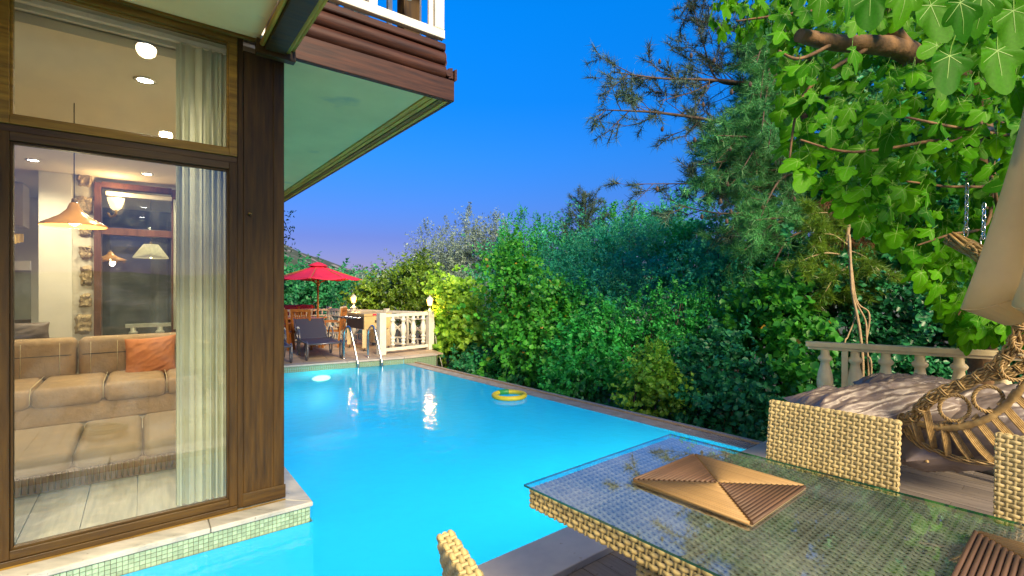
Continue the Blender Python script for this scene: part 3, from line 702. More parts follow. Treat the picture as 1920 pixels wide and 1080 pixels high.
# downlights
M_dl = emit('downlight_glass', (1,.95,.85), 30)
for (u, v) in ((272,150),(276,255),(276,326),(278,360),(62,300),(45,382),(43,405)):
    Y = F*(3.10-CAMZ)/(540-v); p = Vector(((u-960)/F*Y, Y, 3.099))
    lo = {(272,150):'recessed ceiling downlight nearest the tall window, seen through the upper pane',(276,255):'recessed ceiling downlight seen just above the window transom',(276,326):'recessed downlight under the transom, beside the sheer curtain',(278,360):'recessed ceiling downlight farthest back on the right of the room',(62,300):'recessed downlight at the top left of the lower window pane',(45,382):'recessed downlight above the golden beams, upper of the two on the far left',(43,405):'recessed downlight above the golden beams, lower of the two on the far left'}[(u,v)]
    t = root('downlight', p, 0, lo, 'downlight', 'recessed ceiling downlights')
    m = MB(); m.lathe([(.05,0),(.05,-.004)], p, 16); m.build('lens', M_dl, t)
    m = MB(); m.lathe([(.075,.0005),(.075,-.003),(.055,-.006),(.051,-.006),(.051,.0005)], p, 16); m.build('trim_ring', M_chrome, t)
    lamp('SPOT', p+Vector((0,0,-.03)), 78, (1,.82,.56), .05, t, spot_size=R(150), spot_blend=.8)

# lights recessed in the soffit outside the window (one is mirrored in the upper pane)
for (lx, ly, lo_, e_) in ((-.79,-.50,'soffit light just outside the tall window, mirrored in its upper pane',7),(-.60,-2.75,'soffit light over the deck beside the dining table',100)):
    p = HM @ Vector((lx,ly,3.244)); t = root('soffit_light', p, 0, lo_, 'downlight')
    m = MB(); m.lathe([(.05,0),(.05,-.004)], p, 16); m.build('lens', M_dl, t)
    m = MB(); m.lathe([(.075,.0005),(.075,-.003),(.055,-.006),(.051,-.006),(.051,.0005)], p, 16); m.build('trim_ring', M_chrome, t)
    lamp('SPOT', p+Vector((0,0,-.03)), e_, (1,.78,.45), .06, t, spot_size=R(172), spot_blend=.5)
# curtain
def curtain(x0, x1, y, z0, z1, label):
    m = MB(HM); n = 120; vs = []
    for zz in range(9):
        z = z0+(z1-z0)*zz/8
        for i in range(n+1):
            f = i/n; a = 2*math.pi*(f*6.5+.35*math.sin(f*9)); pin = .55+.45*(1-zz/8)
            vs.append((x0+(x1-x0)*f+.012*math.sin(a*2), y+.045*math.sin(a)*pin+.012*math.sin(a*2.3+zz*.15), z))
    m.add(vs, [(zz*(n+1)+i, zz*(n+1)+i+1, (zz+1)*(n+1)+i+1, (zz+1)*(n+1)+i) for zz in range(8) for i in range(n)], True)
    o = m.build('curtain', M_curtain); rebase(o, HM @ Vector(((x0+x1)/2,y,z0))); return tag(o, label, 'curtain')
curtain(HX(330,.16), -.32, .16, .06, 3.16, 'off-white pleated curtain gathered at the right side of the tall window')
curtain(HX(326,BW-.3), HX(326,BW-.3)+.7, BW-.2, .9, 2.85, 'pale curtain hanging deep in the room beyond the brown inner window')

# pendant lamp
def pendant(u, v, y, rad, col, label, h=.2, lit=True, zc=3.10, prof=None):
    x = HX(u, y); pw = HM @ Vector((x,y,0)); z = CAMZ+(540-v)/F*pw.y; p = Vector((pw.x,pw.y,z))
    t = root('pendant_lamp', p, 0, label, 'pendant lamp')
    prof = prof or [(1,0),(1.0,.012),(.92,.10),(.70,.25),(.42,.45),(.22,.70),(.14,.95),(.10,1.0)]
    vs = MB(); n = 32; pts = []
    inner = [(r*rad*.97, zz*h-.002) for r, zz in prof]
    for pr_ in ([(r*rad, zz*h) for r, zz in prof], inner):
        m = vs; vv = []
        for r, zz in pr_:
            for k in range(n): vv.append(p+Vector((r*math.cos(2*math.pi*k/n), r*math.sin(2*math.pi*k/n), zz)))
        m.add(vv, [(i*n+k, i*n+(k+1)%n, (i+1)*n+(k+1)%n, (i+1)*n+k) for i in range(len(pr_)-1) for k in range(n)], True)
    vs.build('lamp_shade', col, t)
    m = MB(); m.tube([p+Vector((0,0,h*.95)), Vector((p.x,p.y,zc))], .004, 6); m.build('cord', M_black, t)
    m = MB(); m.lathe([(.015,h*.95),(.02,h*1.0),(.018,h*1.15),(.006,h*1.2)], p, 12); m.build('ferrule', M_trimwood, t)
    m = MB(); m.lathe([(.02,.10),(.04,.06),(.035,.02),(.0001,.0)], p, 12); m.build('bulb', emit('pendant_bulb', (1,.8,.5), 18), t)
    if lit: lamp('POINT', p+Vector((0,0,-.03)), 14, (1,.78,.48), .05, t)
M_shade = mat('glossy_tan_enamel', (.55,.27,.07), (.5,.25,.06), .15, 5)
pendant(139, 424, 1.78, .225, M_shade, 'tan enamel pendant lamp hanging over the sofa on a black cord', .2)
M_shade2 = mat('cream_pleated_shade', (.62,.58,.42), None, .8, 30)
pendant(283, 484, BW+.7, .24, M_shade2, 'cream cone pendant shade beyond the brown inner window', .22, False, prof=[(1,0),(.95,.1),(.42,1.0)])
pendant(207, 487, BW+.6, .20, M_shade, 'small tan pendant lamp beside the brown inner post, beyond its glass', .12, False)
# sconce
x = HX(203, BW-.03); zz = CAMZ+(540-400)/F*(HM@Vector((x,BW-.03,0))).y
pw = HM @ Vector((x,BW-.06,zz)); t = root('wall_sconce', pw, 0, 'brass wall sconce with frosted glass cup on the inner window', 'wall lamp')
q = HM @ Vector((x+.09,BW-.22,zz)); 
m = MB(); m.tube(spline([pw, pw+(q-pw)*.4+Vector((0,0,-.06)), q+Vector((0,0,-.02)), q+Vector((0,0,.03))]), .014, 8); m.build('arm', M_trimwood, t)
m = MB(); m.lathe([(.03,.03),(.06,.06),(.085,.13),(.10,.20),(.095,.20),(.055,.07)], q, 16); m.build('glass_cup', emit('sconce_glass', (1,.72,.35), 1.1), t)
lamp('POINT', q+Vector((0,0,.26)), 7, (1,.68,.34), .05, t)

# sofa: two back cushions, seat, front; low bench before it
def rbox(name, a, b, mt, par, bev=.05, seg=4):
    m = MB(HM); m.box(a, b); o = m.build(name, mt, par, bevel=bev, segs=seg)
    for p in o.data.polygons: p.use_smooth = True
    return o
so = root('sofa', HM @ Vector((-3.2,3.4,.03)), HA, 'long tan stitched sofa with a high back along the inner window', 'sofa')
sy0, sy1 = 3.25, 4.55
rbox('seat_base', (-6.4,sy0+.06,.04),(-.3,sy1,.26), M_sofa, so, .03)
xs = [-6.4, HX(20,3.6)-.2, HX(60,3.4), HX(195,3.4), HX(312,3.4), -.3]
for a, b in zip(xs[:-1], xs[1:]):
    rbox('seat_cushion', (a+.004,sy0,.24),(b-.004,sy1-.25,.46), M_sofa, so, .075)
    m = MB(HM); m.tube([(a,sy0-.002,.30),(a,sy0-.001,.40),(a,sy0+.07,.463),(a,sy1-.3,.463)], .004, 5); m.build('stitching', M_stitch, so)
xs = [HX(-150,4.4), HX(147,4.4), HX(340,4.4), -.3]
for a, b in zip(xs[:-1], xs[1:]):
    c = rbox('back_cushion', (a+.01,sy1-.34,.40),(b-.01,sy1-.02,.90), M_sofa, so, .07)
    for f in (.12,.36,.62,.88):
        xx = a+(b-a)*f; m = MB(HM); m.tube([(xx,sy1-.343,.46),(xx,sy1-.343,.84),(xx,sy1-.28,.903)], .0045, 5); m.build('stitching', M_stitch, c)
    m = MB(HM); m.tube([(a+.05,sy1-.343,.70),(b-.05,sy1-.343,.70)], .0045, 5); m.build('stitching', M_black, c)
M_bench = mat('umber_suede', (.17,.12,.065), (.12,.085,.045), .7, 5, .15)
be = root('upholstered_bench', HM @ Vector((-2.6,1.5,.03)), HA, 'low tan upholstered bench on the floor between the window and the sofa', 'bench')
for a, b in ((-5.2,HX(135,1.05)),(HX(135,1.05),HX(268,1.05)),(HX(268,1.05),-.35)):
    rbox('seat_cushion', (a+.004,1.02,.17),(b-.004,2.1,.31), M_bench, be, .05)
m = MB(HM); m.box((-5.2,1.08,.035),(-.35,2.05,.18)); m.build('base', mat('brown_base_fabric', (.15,.09,.05), None, .8, 20), be)
m = MB(HM); x = -5.1
while x < -.4: m.tube([(x,1.074,.05),(x,1.074,.17)], .006, 5); x += .035
tag(m.build('ribbing', M_bench, be), kind='stuff')

# pillows -----------------------------------------------------------
def pillow(name, c, ax, ay, az, mt, seed=0, wr=.02, n=40, p=2.6, parent=None, freq=3.0):
    c = Vector(c); ax = Vector(ax); ay = Vector(ay); az = Vector(az); vs = []; fs = []
    for side in (1,-1):
        for i in range(n+1):
            for j in range(n+1):
                u = -1+2*i/n; v = -1+2*j/n
                prof = max(0,(1-abs(u)**p))**.55*max(0,(1-abs(v)**p))**.55
                pin = 1-.10*(abs(u)**3)*(1-abs(v)**2)*0-.07*(1-v*v)*abs(u)**2-.0
                pin2 = 1-.07*(1-u*u)*abs(v)**2
                q = Vector(((u+.5*v)*freq*.55+seed*3.1, (v-.45*u)*freq*1.5, seed*1.7+side))
                w = mnoise.fractal(q*.7, .9, 2.1, 3)*wr*1.2+wr*.9*(1-abs(mnoise.noise(q*1.1+Vector((5,0,0)))))**4+wr*.25*(1-abs(mnoise.noise(q*2.6)))**5
                vs.append(c+ax*u*pin+ay*v*pin2+az*(side*(prof*1.0))+az.normalized()*w*min(1,prof*2)*side)
        b = 0 if side == 1 else (n+1)**2
        for i in range(n):
            for j in range(n):
                f = (b+i*(n+1)+j, b+(i+1)*(n+1)+j, b+(i+1)*(n+1)+j+1, b+i*(n+1)+j+1); fs.append(f if side == 1 else f[::-1])
    m = MB(); m.add(vs, fs, True); return m.build(name, mt, parent)
pcy = 4.05; px_ = HX(283, pcy); pz = CAMZ+(540-668)/F*(HM@Vector((px_,pcy,0))).y
pc = HM @ Vector((px_,pcy,pz)); 
o = pillow('cushion', pc, d1*.27+Vector((0,0,.015)), (Vector((0,0,1))*.25+d2*.06), -d2*.09, M_orange, 3, .012); rebase(o, pc-Vector((0,0,.25)))
tag(o, 'orange scatter cushion leaning on the tan sofa back', 'cushion')
x = HX(48, 5.0); q = HM @ Vector((x,5.1,.95)); o = pillow('cushion', q, d1*.22, Vector((0,0,.12)), -d2*.07, M_cushion, 5, .01, 16); rebase(o, q-Vector((0,0,.12))); tag(o, 'grey-green cushion showing behind the left end of the sofa', 'cushion')

# ------------------------------------------------------------------ wicker weaving
def weave(mb, O, U, V, N, w, h, cu, cv, amp=.004, rw=.5, rowfill=.86):
    O = Vector(O); U = Vector(U).normalized(); V = Vector(V).normalized(); N = Vector(N).normalized()
    nc = max(2, int(round(w/cu))); cu = w/nc; nr = max(1, int(round(h/cv))); cv = h/nr; vs = []; fs = []
    for j in range(nr):
        vc = (j+.5)*cv; K = nc*3; b0 = len(vs)
        for k in range(K+1):
            uu = k*w/K; ph = math.cos(math.pi*uu/cu-math.pi*.5+math.pi*j)
            off = amp*max(-1, min(1, ph*1.6))
            for (dv, dn) in ((-.5,-amp*.7),(-.22,amp*.25),(.22,amp*.25),(.5,-amp*.7)):
                vs.append(O+U*uu+V*(vc+dv*cv*rowfill)+N*(off+dn))
        for k in range(K):
            for c in range(3): a = b0+k*4+c; fs.append((a, a+4, a+5, a+1))
    for i in range(nc):
        uc = (i+.5)*cu; b0 = len(vs)
        for vv in (0, h):
            for (du, dn) in ((-.5,-amp*.8),(-.2,amp*.15),(.2,amp*.15),(.5,-amp*.8)): vs.append(O+U*(uc+du*cu*rw)+V*vv+N*dn)
        for c in range(3): a = b0+c; fs.append((a, a+1, a+5, a+4))
    mb.add(vs, fs, True)

def wicker_chair(label):
    """local frame: +y is the direction the chair faces, x across; origin on the floor under the seat centre"""
    t = root('wicker_chair', (0,0,0), 0, label, 'chair', 'wicker dining chairs round the table')
    W2 = .285; bz0, bz1 = .36, .93; y0 = -.20; lean = .10
    V = Vector((0,-lean,bz1-bz0)).normalized(); Nf = Vector((0,V.z,-V.y)); H = (bz1-bz0)/V.z; th = .042
    m = MB(); O = Vector((0,y0,bz0)); c = O+V*H/2
    m.obox(c, (W2-.006,0,0), Nf*(th/2-.005), V*(H/2-.005)); core = m.build('back_core', M_wicker_core, t)
    m = MB()
    weave(m, O+Vector((-W2,0,0))+Nf*th/2, (1,0,0), V, Nf, 2*W2, H, .0235, .0185, .0036)
    weave(m, O+Vector((W2,0,0))-Nf*th/2, (-1,0,0), V, -Nf, 2*W2, H, .0235, .0185, .0036)
    weave(m, O+V*H+Vector((-W2,0,0))+Nf*th/2, (1,0,0), -Nf, V, 2*W2, th, .0235, .014, .004)
    for s in (-1,1): weave(m, O+Vector((s*W2,0,0))-Nf*s*th/2*-1*-1, V, Nf*s, (s,0,0), H, th, .0235, .014, .004)
    tag(m.build('backrest', M_wicker, t), kind='stuff')
    m = MB(); m.box((-W2+.005,-.20,.37),(W2-.005,.27,.435)); m.build('seat_core', M_wicker_core, t)
    m = MB(); weave(m, (-W2,-.18,.44), (1,0,0), (0,1,0), (0,0,1), 2*W2, .45, .0235, .0185, .0036)
    weave(m, (-W2,.275,.36), (1,0,0), (0,0,1), (0,1,0), 2*W2, .08, .0235, .0185, .0036)
    for s in (-1,1): weave(m, (s*W2,-.2,.36), (0,1,0), (0,0,1), (s,0,0), .47, .08, .0235, .0185, .0036)
    tag(m.build('seat', M_wicker, t), kind='stuff')
    for sx_ in (-1,1):
        for sy_ in (-.18,.24):
            m = MB(); m.obox((sx_*(W2-.03),sy_,.165),(.022,0,0),(0,.022,0),(0,0,.20)); 
            m.build('leg', M_wicker, t, bevel=.006)
    return t
def place(t, p, face):
    face = Vector((face[0],face[1],0)).normalized(); t.location = (p[0],p[1],p[2] if len(p)>2 else 0); t.rotation_euler = (0,0,math.atan2(face.y,face.x)-math.pi/2)
e1 = Vector((.770,.637,0)).normalized(); e2 = Vector((.648,-.762,0)).normalized()
def chair_from_back(t, A, B, away):
    """A, B: top corners of the back (world, z .93). away: unit dir from the back toward the seat side"""
    A = Vector((A[0],A[1],0)); B = Vector((B[0],B[1],0)); mid = (A+B)/2; ax = (B-A).normalized(); f = Vector((-ax.y,ax.x,0))
    if f.dot(Vector(away)) < 0: f = -f
    o = mid+f*.30; place(t, (o.x,o.y,-.038), f)
ch1 = wicker_chair('pale wicker dining chair behind the table, wholly in view before the hanging chair')
chair_from_back(ch1, P(1440,750,.89), P(1697,792,.89), -e1)
ch2 = copy_tree(ch1); ch2['label'] = 'wicker dining chair in the left foreground, its back edge against the blue pool'
chair_from_back(ch2, (-.175,1.235), (.07,.72), e1)
ch3 = copy_tree(ch1); ch3['label'] = 'wicker dining chair at the right edge of the picture below the folded parasol'
A3 = P(1868,812,.89); chair_from_back(ch3, A3, A3+e2*.57, -e1)

# ------------------------------------------------------------------ dining table
TA = Vector((.046,1.883,0)); TB = Vector((.838,2.538,0)); TW = (TB-TA).length; e1 = (TB-TA).normalized(); e2p = Vector((e1.y,-e1.x,0)); e2 = (e2p*.9998+e1*.018).normalized(); TL = 1.95
tb = root('dining_table', TA+e1*TW/2+e2*TL/2-Vector((0,0,.04)), 0, 'pale wicker dining table with a clear glass top in the foreground', 'table')
Z = Vector((0,0,1))
m = MB(); ins = .012
m.prism(pr([TA, TB, TB+e2*TL, TA+e2*TL]), .742, .750); gm = m.build('glass_top', [M_tableglass, M_glassedge], tb)
for i in range(2, 6): gm.data.polygons[i].material_index = 1
a0 = TA+e1*.016+e2*.016; w_ = TW-.032; l_ = TL-.032
m = MB(); m.prism(pr([a0+e1*.008+e2*.008, a0+e1*(w_-.008)+e2*.008, a0+e1*(w_-.008)+e2*(l_-.008), a0+e1*.008+e2*(l_-.008)]), .665, .732); m.build('frame_core', M_wicker_core, tb)
m = MB(); weave(m, a0+Z*.7355, e2, e1, Z, l_, w_, .030, .0125, .0032, .45, .9); tag(m.build('woven_top', mat('grey_green_wicker', (.21,.205,.155), (.13,.135,.11), .5, 7, .1, strand=.2), tb), kind='stuff')
m = MB(); weave(m, a0+Z*.66, e2, Z, -e1, l_, .076, .0245, .0175, .0045)
weave(m, a0+e1*w_+Z*.66, e2, Z, e1, l_, .076, .0245, .0175, .0045)
weave(m, a0+Z*.66, e1, Z, -e2, w_, .076, .0245, .0175, .0045)
tag(m.build('apron', M_wicker, tb), kind='stuff')
def pedestal(s0, s1):
    c0 = a0+e1*.05+e2*s0; Lp = s1-s0; Wp = w_-.10
    m = MB(); m.prism(pr([c0+e1*.01+e2*.01,c0+e1*(Wp-.01)+e2*.01,c0+e1*(Wp-.01)+e2*(Lp-.01),c0+e1*.01+e2*(Lp-.01)]), -.04, .664); m.build('leg_core', M_wicker_core, tb)
    m = MB()
    fl = .05
    weave(m, c0-Z*.04-e1*fl, e2, (Z*.70+e1*fl), -e1+Z*.07, Lp, .702, .0235, .0185, .004)
    weave(m, c0-Z*.04, e1, Z, -e2, Wp, .70, .0235, .0185, .004); weave(m, c0+e2*Lp-Z*.04, e1, Z, e2, Wp, .70, .0235, .0185, .004); weave(m, c0+e1*Wp-Z*.04, e2, Z, e1, Lp, .70, .0235, .0185, .004)
    tag(m.build('leg', M_wicker, tb), kind='stuff')
pedestal(.46, .86); pedestal(1.25, 1.6)

# place mats of bamboo sticks
def placemat(C, label, sz=.47):
    t = root('placemat', C, math.atan2(e1.y, e1.x), label, 'placemat'); I = world_of(t)
    m = MB(I); m.box((-sz/2+.004,-sz/2+.004,.0),(sz/2-.004,sz/2-.004,.003)); m.build('backing', M_wicker_core, t)
    n = 17; s = sz/2/n
    for q in range(4):
        rot = Matrix.Rotation(q*math.pi/2, 4, 'Z')
        for k in range(n):
            y = -sz/2+(k+.5)*s; hl = max(abs(y)-s*.4, .004)
            mm = MB(); mm.tube([(-hl,0,0),(hl*.1,random.uniform(-.0006,.0006),0),(hl,0,0)], s*.47, 6)
            o = mm.build('bamboo_stick', M_cane_light if q%2 == 0 else M_cane_dark); o.parent = t
            # object frame: local x along the stick
            o.matrix_local = rot @ Matrix.Translation(Vector((0,y,.0035+s*.4)))
    return t
# sides whose sticks run along e1 are the dark ones
def flip(): pass
pmz = .751
c = P(1304,853,pmz)*.25+P(1519,915,pmz)*.25+P(1407,993,pmz)*.25+P(1176,906,pmz)*.25; 
pmA = placemat(Vector((c.x,c.y,pmz)), 'square bamboo placemat lying whole near the middle of the glass table')
q = P(1825,993,pmz+.01); c2 = q-e1*.24+e2*.235
pmB = placemat(Vector((c2.x,c2.y,pmz)), 'square bamboo placemat cut off by the lower right corner of the picture')
for t in (pmA, pmB): t.rotation_euler.z += math.pi/2

# ------------------------------------------------------------------ furled parasol at the right edge
pc = Vector((2.62,2.14,0)); t = root('furled_parasol', pc, 0, 'closed beige parasol hanging in folds at the right edge', 'parasol')
m = MB(); n = 96; rows = []
for zz in range(15):
    f = zz/14; z = 1.395+f*1.85; r = .45-.37*f**.8
    row = []
    for k in range(n):
        a = 2*math.pi*k/n; fold = abs(math.sin(a*4+.6))**.7
        rr = r*(.62+.38*fold)+.012*math.sin(a*13+zz*.5)*(1-f)
        zl = z+(.07*(1-fold) if zz == 0 else 0)+(.04*math.sin(a*2) if zz == 0 else 0)
        row.append(pc+Vector((rr*math.cos(a), rr*math.sin(a), zl+.12-.10*math.cos(a-R(200))*(1-f))))
    rows += row
m.add(rows, [(i*n+k, i*n+(k+1)%n, (i+1)*n+(k+1)%n, (i+1)*n+k) for i in range(14) for k in range(n)], True)
hem = MB(); hr = []
for zz in range(3):
    for k in range(n):
        q = rows[k]; c_ = pc+Vector((0,0,q.z)); hr.append(c_+(q-c_)*(1.0-.16*zz)+Vector((0,0,-.035*zz-.004)))
hem.add(hr, [(i*n+k, (i+1)*n+k, (i+1)*n+(k+1)%n, i*n+(k+1)%n) for i in range(2) for k in range(n)], False); hm_ = hem.build('hem', M_beige, t); hm_.modifiers.new('thick','SOLIDIFY').thickness = .008
o = m.build('canopy', M_beige, t); sl = o.modifiers.new('thick', 'SOLIDIFY'); sl.thickness = .006
m = MB(); m.tube([pc+Vector((0,0,-.04)), pc+Vector((0,0,3.35))], .024, 12); m.build('pole', M_beige, t)
m = MB(); m.lathe([(.03,3.35),(.035,3.38),(.01,3.43)], pc, 12); m.build('finial', M_beige, t)
m = MB(); m.lathe([(.26,-.04),(.26,.03),(.05,.05),(.04,.2)], pc, 20); m.build('foot', M_black, t)

# ------------------------------------------------------------------ hanging egg chair
t = root('hanging_chair', W(1830,858,3.5)+Vector((.2,.2,0)), 0, 'rattan hanging egg chair beside the cream balustrade', 'hanging chair'); EG = t
def braid(mb, pts, R_, ns=4, tw=9.0, rs=.011, n=5, flat=1.0):
    sp_ = spline(pts, 10); L = 0; acc = [0]
    for i in range(1, len(sp_)): L += (sp_[i]-sp_[i-1]).length; acc.append(L)
    a = None; fr = []
    for i in range(len(sp_)):
        tt = (sp_[min(i+1,len(sp_)-1)]-sp_[max(i-1,0)]).normalized()
        if a is None: a = tt.cross(Vector((0,0,1))); a = a.normalized() if a.length > .1 else Vector((1,0,0))
        a = (a-tt*a.dot(tt)).normalized(); fr.append((a, tt.cross(a)))
    for s in range(ns):
        out = []
        for i, p in enumerate(sp_):
            ph = 2*math.pi*(s/ns+acc[i]*tw/ (2*math.pi)*1.0); out.append(p+fr[i][0]*math.cos(ph)*R_+fr[i][1]*math.sin(ph)*R_*flat)
        mb.tube(out, rs, n)
def resample(pts, step):
    sp_ = spline(pts, 12); out = [sp_[0]]; acc = 0
    for a, b in zip(sp_[:-1], sp_[1:]):
        acc += (b-a).length
        if acc >= step: out.append(b); acc = 0
    return out
rim = [W(1783,452,3.40),W(1820,462,3.30),W(1852,484,3.2),W(1900,520,3.08),W(1922,560,3.02),W(1914,606,3.05),W(1897,650,3.1),W(1868,684,3.16),W(1830,708,3.24),W(1790,726,3.32),W(1758,738,3.38),W(1732,757,3.45),W(1715,777,3.52),W(1700,786,3.58),W(1670,779,3.70),W(1630,768,3.82),W(1590,768,3.95),W(1550,785,4.05),W(1520,812,4.15),W(1560,835,4.35),W(1680,815,4.35),W(1780,770,4.25),W(1815,722,4.1),W(1835,706,4.0),W(1880,702,3.9),W(1940,670,3.8),W(1990,600,3.6),W(1980,500,3.45)]
def plait(mb, pts, width, ns=4, period=.075, r=.008, amp=.008, core=.018):
    sp_ = resample(pts, .012); mb.tube(sp_, core, 7); vd = Vector((-.35,-1,.25)).normalized(); acc = 0; prev = sp_[0]; tr_ = [[] for _ in range(ns)]
    for i, p in enumerate(sp_):
        acc += (p-prev).length; prev = p; tt = (sp_[min(i+1,len(sp_)-1)]-sp_[max(i-1,0)]).normalized()
        la = tt.cross(vd)
        if la.length < .2: la = tt.cross(Z)
        la.normalize(); ou = la.cross(tt).normalized()
        if ou.dot(vd) < 0: ou = -ou
        for s_ in range(ns):
            f = (s_-(ns-1)/2)/(ns/2)
            tr_[s_].append(p+la*(f*width/2+.004*math.sin(2*math.pi*acc/period+s_))+ou*(core*math.sqrt(max(0,1-f*f))*.9+.004+amp*math.sin(2*math.pi*acc/period+s_*math.pi)))
    for l_ in tr_: mb.tube(l_, r, 5)
m = MB(); plait(m, rim, .082, 6)
for p, q in zip(resample(rim, .10)[:-1], resample(rim, .10)[1:]):
    dd = (q-p).normalized(); a = dd.cross(Z); a = a.normalized() if a.length > .1 else Vector((1,0,0)); b = dd.cross(a)
    ring = [p+(a*math.cos(k*math.pi/4)+b*math.sin(k*math.pi/4))*.037 for k in range(9)]; m.tube(ring, .006, 5, cap=False)
    ring = [x_+dd*.014 for x_ in ring]; m.tube(ring, .006, 5, cap=False)
m.build('braided_rim', M_rattan, EG)
top = [W(1780,446,3.42),W(1800,456,3.36),W(1830,472,3.28),W(1862,494,3.2),W(1890,515,3.12)]
m = MB(); braid(m, top, .04, 9, 5, .012); braid(m, top, .030, 7, -5, .012); m.build('rim_wrapping', M_rattan, EG)
ringp = [W(1716,792,3.55),W(1738,797,3.5),W(1765,802,3.44),W(1800,800,3.36),W(1845,787,3.27),W(1885,760,3.2),W(1915,728,3.14),W(1960,680,3.1)]
def wrapped(mb, pts, r, pitch=.026):
    sp_ = resample(pts, pitch/2); mb.tube(sp_, [r*(1+.30*(i%2)) for i in range(len(sp_))], 10)
m = MB(); wrapped(m, ringp, .021); m.build('wrapped_ring', M_rattan, EG)
low = [W(1700,800,3.62),W(1715,820,3.6),W(1740,838,3.55),W(1775,852,3.5),W(1815,862,3.43),W(1860,868,3.36),W(1920,872,3.3),W(1990,860,3.3)]
m = MB(); braid(m, low, .010, 3, 28, .007); braid(m, [p+Vector((0,.03,-.02)) for p in low], .012, 3, 22, .006); m.build('lower_ring', M_rattan, EG)
for (a_, b_) in (((1712,780,3.54),(1728,830,3.58)),((1736,768,3.46),(1752,840,3.53)),((1768,790,3.43),(1778,853,3.49)),((1776,790,3.42),(1822,862,3.43)),((1800,788,3.36),(1862,866,3.37)),((1826,780,3.31),(1900,862,3.33)),((1850,768,3.27),(1930,850,3.3)),((1874,752,3.22),(1960,840,3.28)),((1896,735,3.18),(1990,810,3.25)),((1912,715,3.14),(2000,770,3.2))):
    A = W(*a_); B = W(*b_); mid = (A+B)/2+Vector((-.02,-.03,-.02)); sd = (B-A).cross(Vector((0,1,0))).normalized()
    m = MB()
    for k in range(5): m.tube(spline([A+sd*(k-2)*.0105, mid+sd*(k-2)*.0115, B+sd*(k-2)*.009], 5), .0065, 5)
    m.build('rattan_band', M_rattan, EG)
for (u, v, d, r) in ((1790,765,3.38,.098),(1853,748,3.24,.092),(1903,690,3.11,.085),(1922,640,3.06,.075)):
    c = W(u,v,d); m = MB(); cc = [c+Vector((math.cos(a)*r, -.1*math.cos(a)*r, math.sin(a)*r*.92)) for a in [2*math.pi*k/28 for k in range(29)]]
    braid(m, cc, .0075, 3, 90, .006); m.build('rattan_loop', M_rattan, EG)
# back lattice of the bowl
m = MB()
for k in range(9):
    f = k/8; A = W(1600+f*340, 800-60*f, 4.3-.4*f); B = W(1740+f*200, 865, 3.55)
    m.tube(spline([A, (A+B)/2+Vector((.0,.1,-.12)), B], 5), .010, 6)
m.build('bowl_rib', M_rattan, EG)
# chains
def chain(pts, label, r=.017):
    a = Vector(pts[0]); b = Vector(pts[-1]); t = root('chain', b, 0, label, 'chain', 'steel chains holding the hanging chair'); L = (b-a).length; n = max(3, int(L/.036)); dd = (b-a).normalized()
    for k in range(n):
        c = a+(b-a)*((k+.5)/n); sd = dd.cross(Vector((0,1,0) if k%2 else (1,.2,0))).normalized(); big = (k == n-1)
        l2 = L/n*.72*(1.3 if big else 1); w2 = r*(.55 if not big else .85)
        ring = [c+dd*math.sin(q)*l2+sd*math.cos(q)*w2*(1.0 if math.sin(q)>-.2 or not big else 1.3) for q in [2*math.pi*j/14 for j in range(15)]]
        m = MB(); m.tube(ring, .0042, 6, cap=False); m.build('link', M_chrome, t)
chain([W(1813,345,3.35), W(1811,440,3.36)], 'steel chain on the left, hanging from a coil spring')
chain([W(1845,382,3.30), W(1843,458,3.28)], 'steel chain on the right, hooked to the rattan top next to the parasol')
m = MB(); pts = [W(1813,330,3.35)+Vector((.022*math.cos(a), .022*math.sin(a), .18-a*.0026)) for a in [k*.5 for k in range(140)]]; m.tube(pts, .004, 5)
tag(rebase(m.build('coil_spring', M_chrome), W(1813,330,3.35)), 'steel coil spring above the left chain among the fig leaves', 'spring')
# stand
t = root('swing_stand', P(1790,862,0), 0, 'black metal swing stand base lying on the deck under the hanging chair', 'stand')
A = P(1727,850,.04); B = P(1990,918,.04)
m = MB(); m.tube([A, A+(B-A)*.05, B], [.034,.034,.034], 12); m.build('base_tube', M_black, t)
m = MB(); dd = (B-A).normalized(); m.tube([A-dd*.012, A+dd*.10], .038, 12); m.build('end_cap', M_black, t)
m = MB(); pp = B; m.tube(spline([pp, pp+Vector((.25,.1,.9)), pp+Vector((.2,.1,1.9)), pp+Vector((-.3,.15,2.55)), W(1850,250,3.34)+Vector((0,0,.02)), W(1813,290,3.35)]), .03, 10); m.build('upright', M_black, t)

c = W(1648,764,3.88); o = pillow('seat_cushion', c, Vector((.62,-.05,.045)), Vector((.02,.28,.05)), Vector((0,-.05,.15)), M_cushion, 1, .035, 70, 1.9); tag(rebase(o, c-Vector((0,0,.12))), 'wrinkled taupe cushion, the lower one poking out left of the hanging chair', 'cushion', 'taupe cushions in the hanging chair')
c = W(1722,745,4.1); o = pillow('seat_cushion', c, Vector((.42,-.08,-.04)), Vector((.08,.24,.03)), Vector((.02,-.04,.15)), M_cushion, 2, .035, 70, 2.5); tag(rebase(o, c-Vector((0,0,.12))), 'wrinkled taupe cushion, the upper one right in front of the balusters', 'cushion', 'taupe cushions in the hanging chair')
c = W(1815,800,3.68); o = pillow('seat_cushion', c, Vector((.46,-.20,.10)), Vector((.08,.28,.14)), Vector((.08,-.10,.24)), M_cushion, 4, .035, 70, 2.3); tag(rebase(o, c-Vector((0,0,.2))), 'wrinkled taupe cushion filling the rattan bowl behind its loops and bands', 'cushion', 'taupe cushions in the hanging chair')

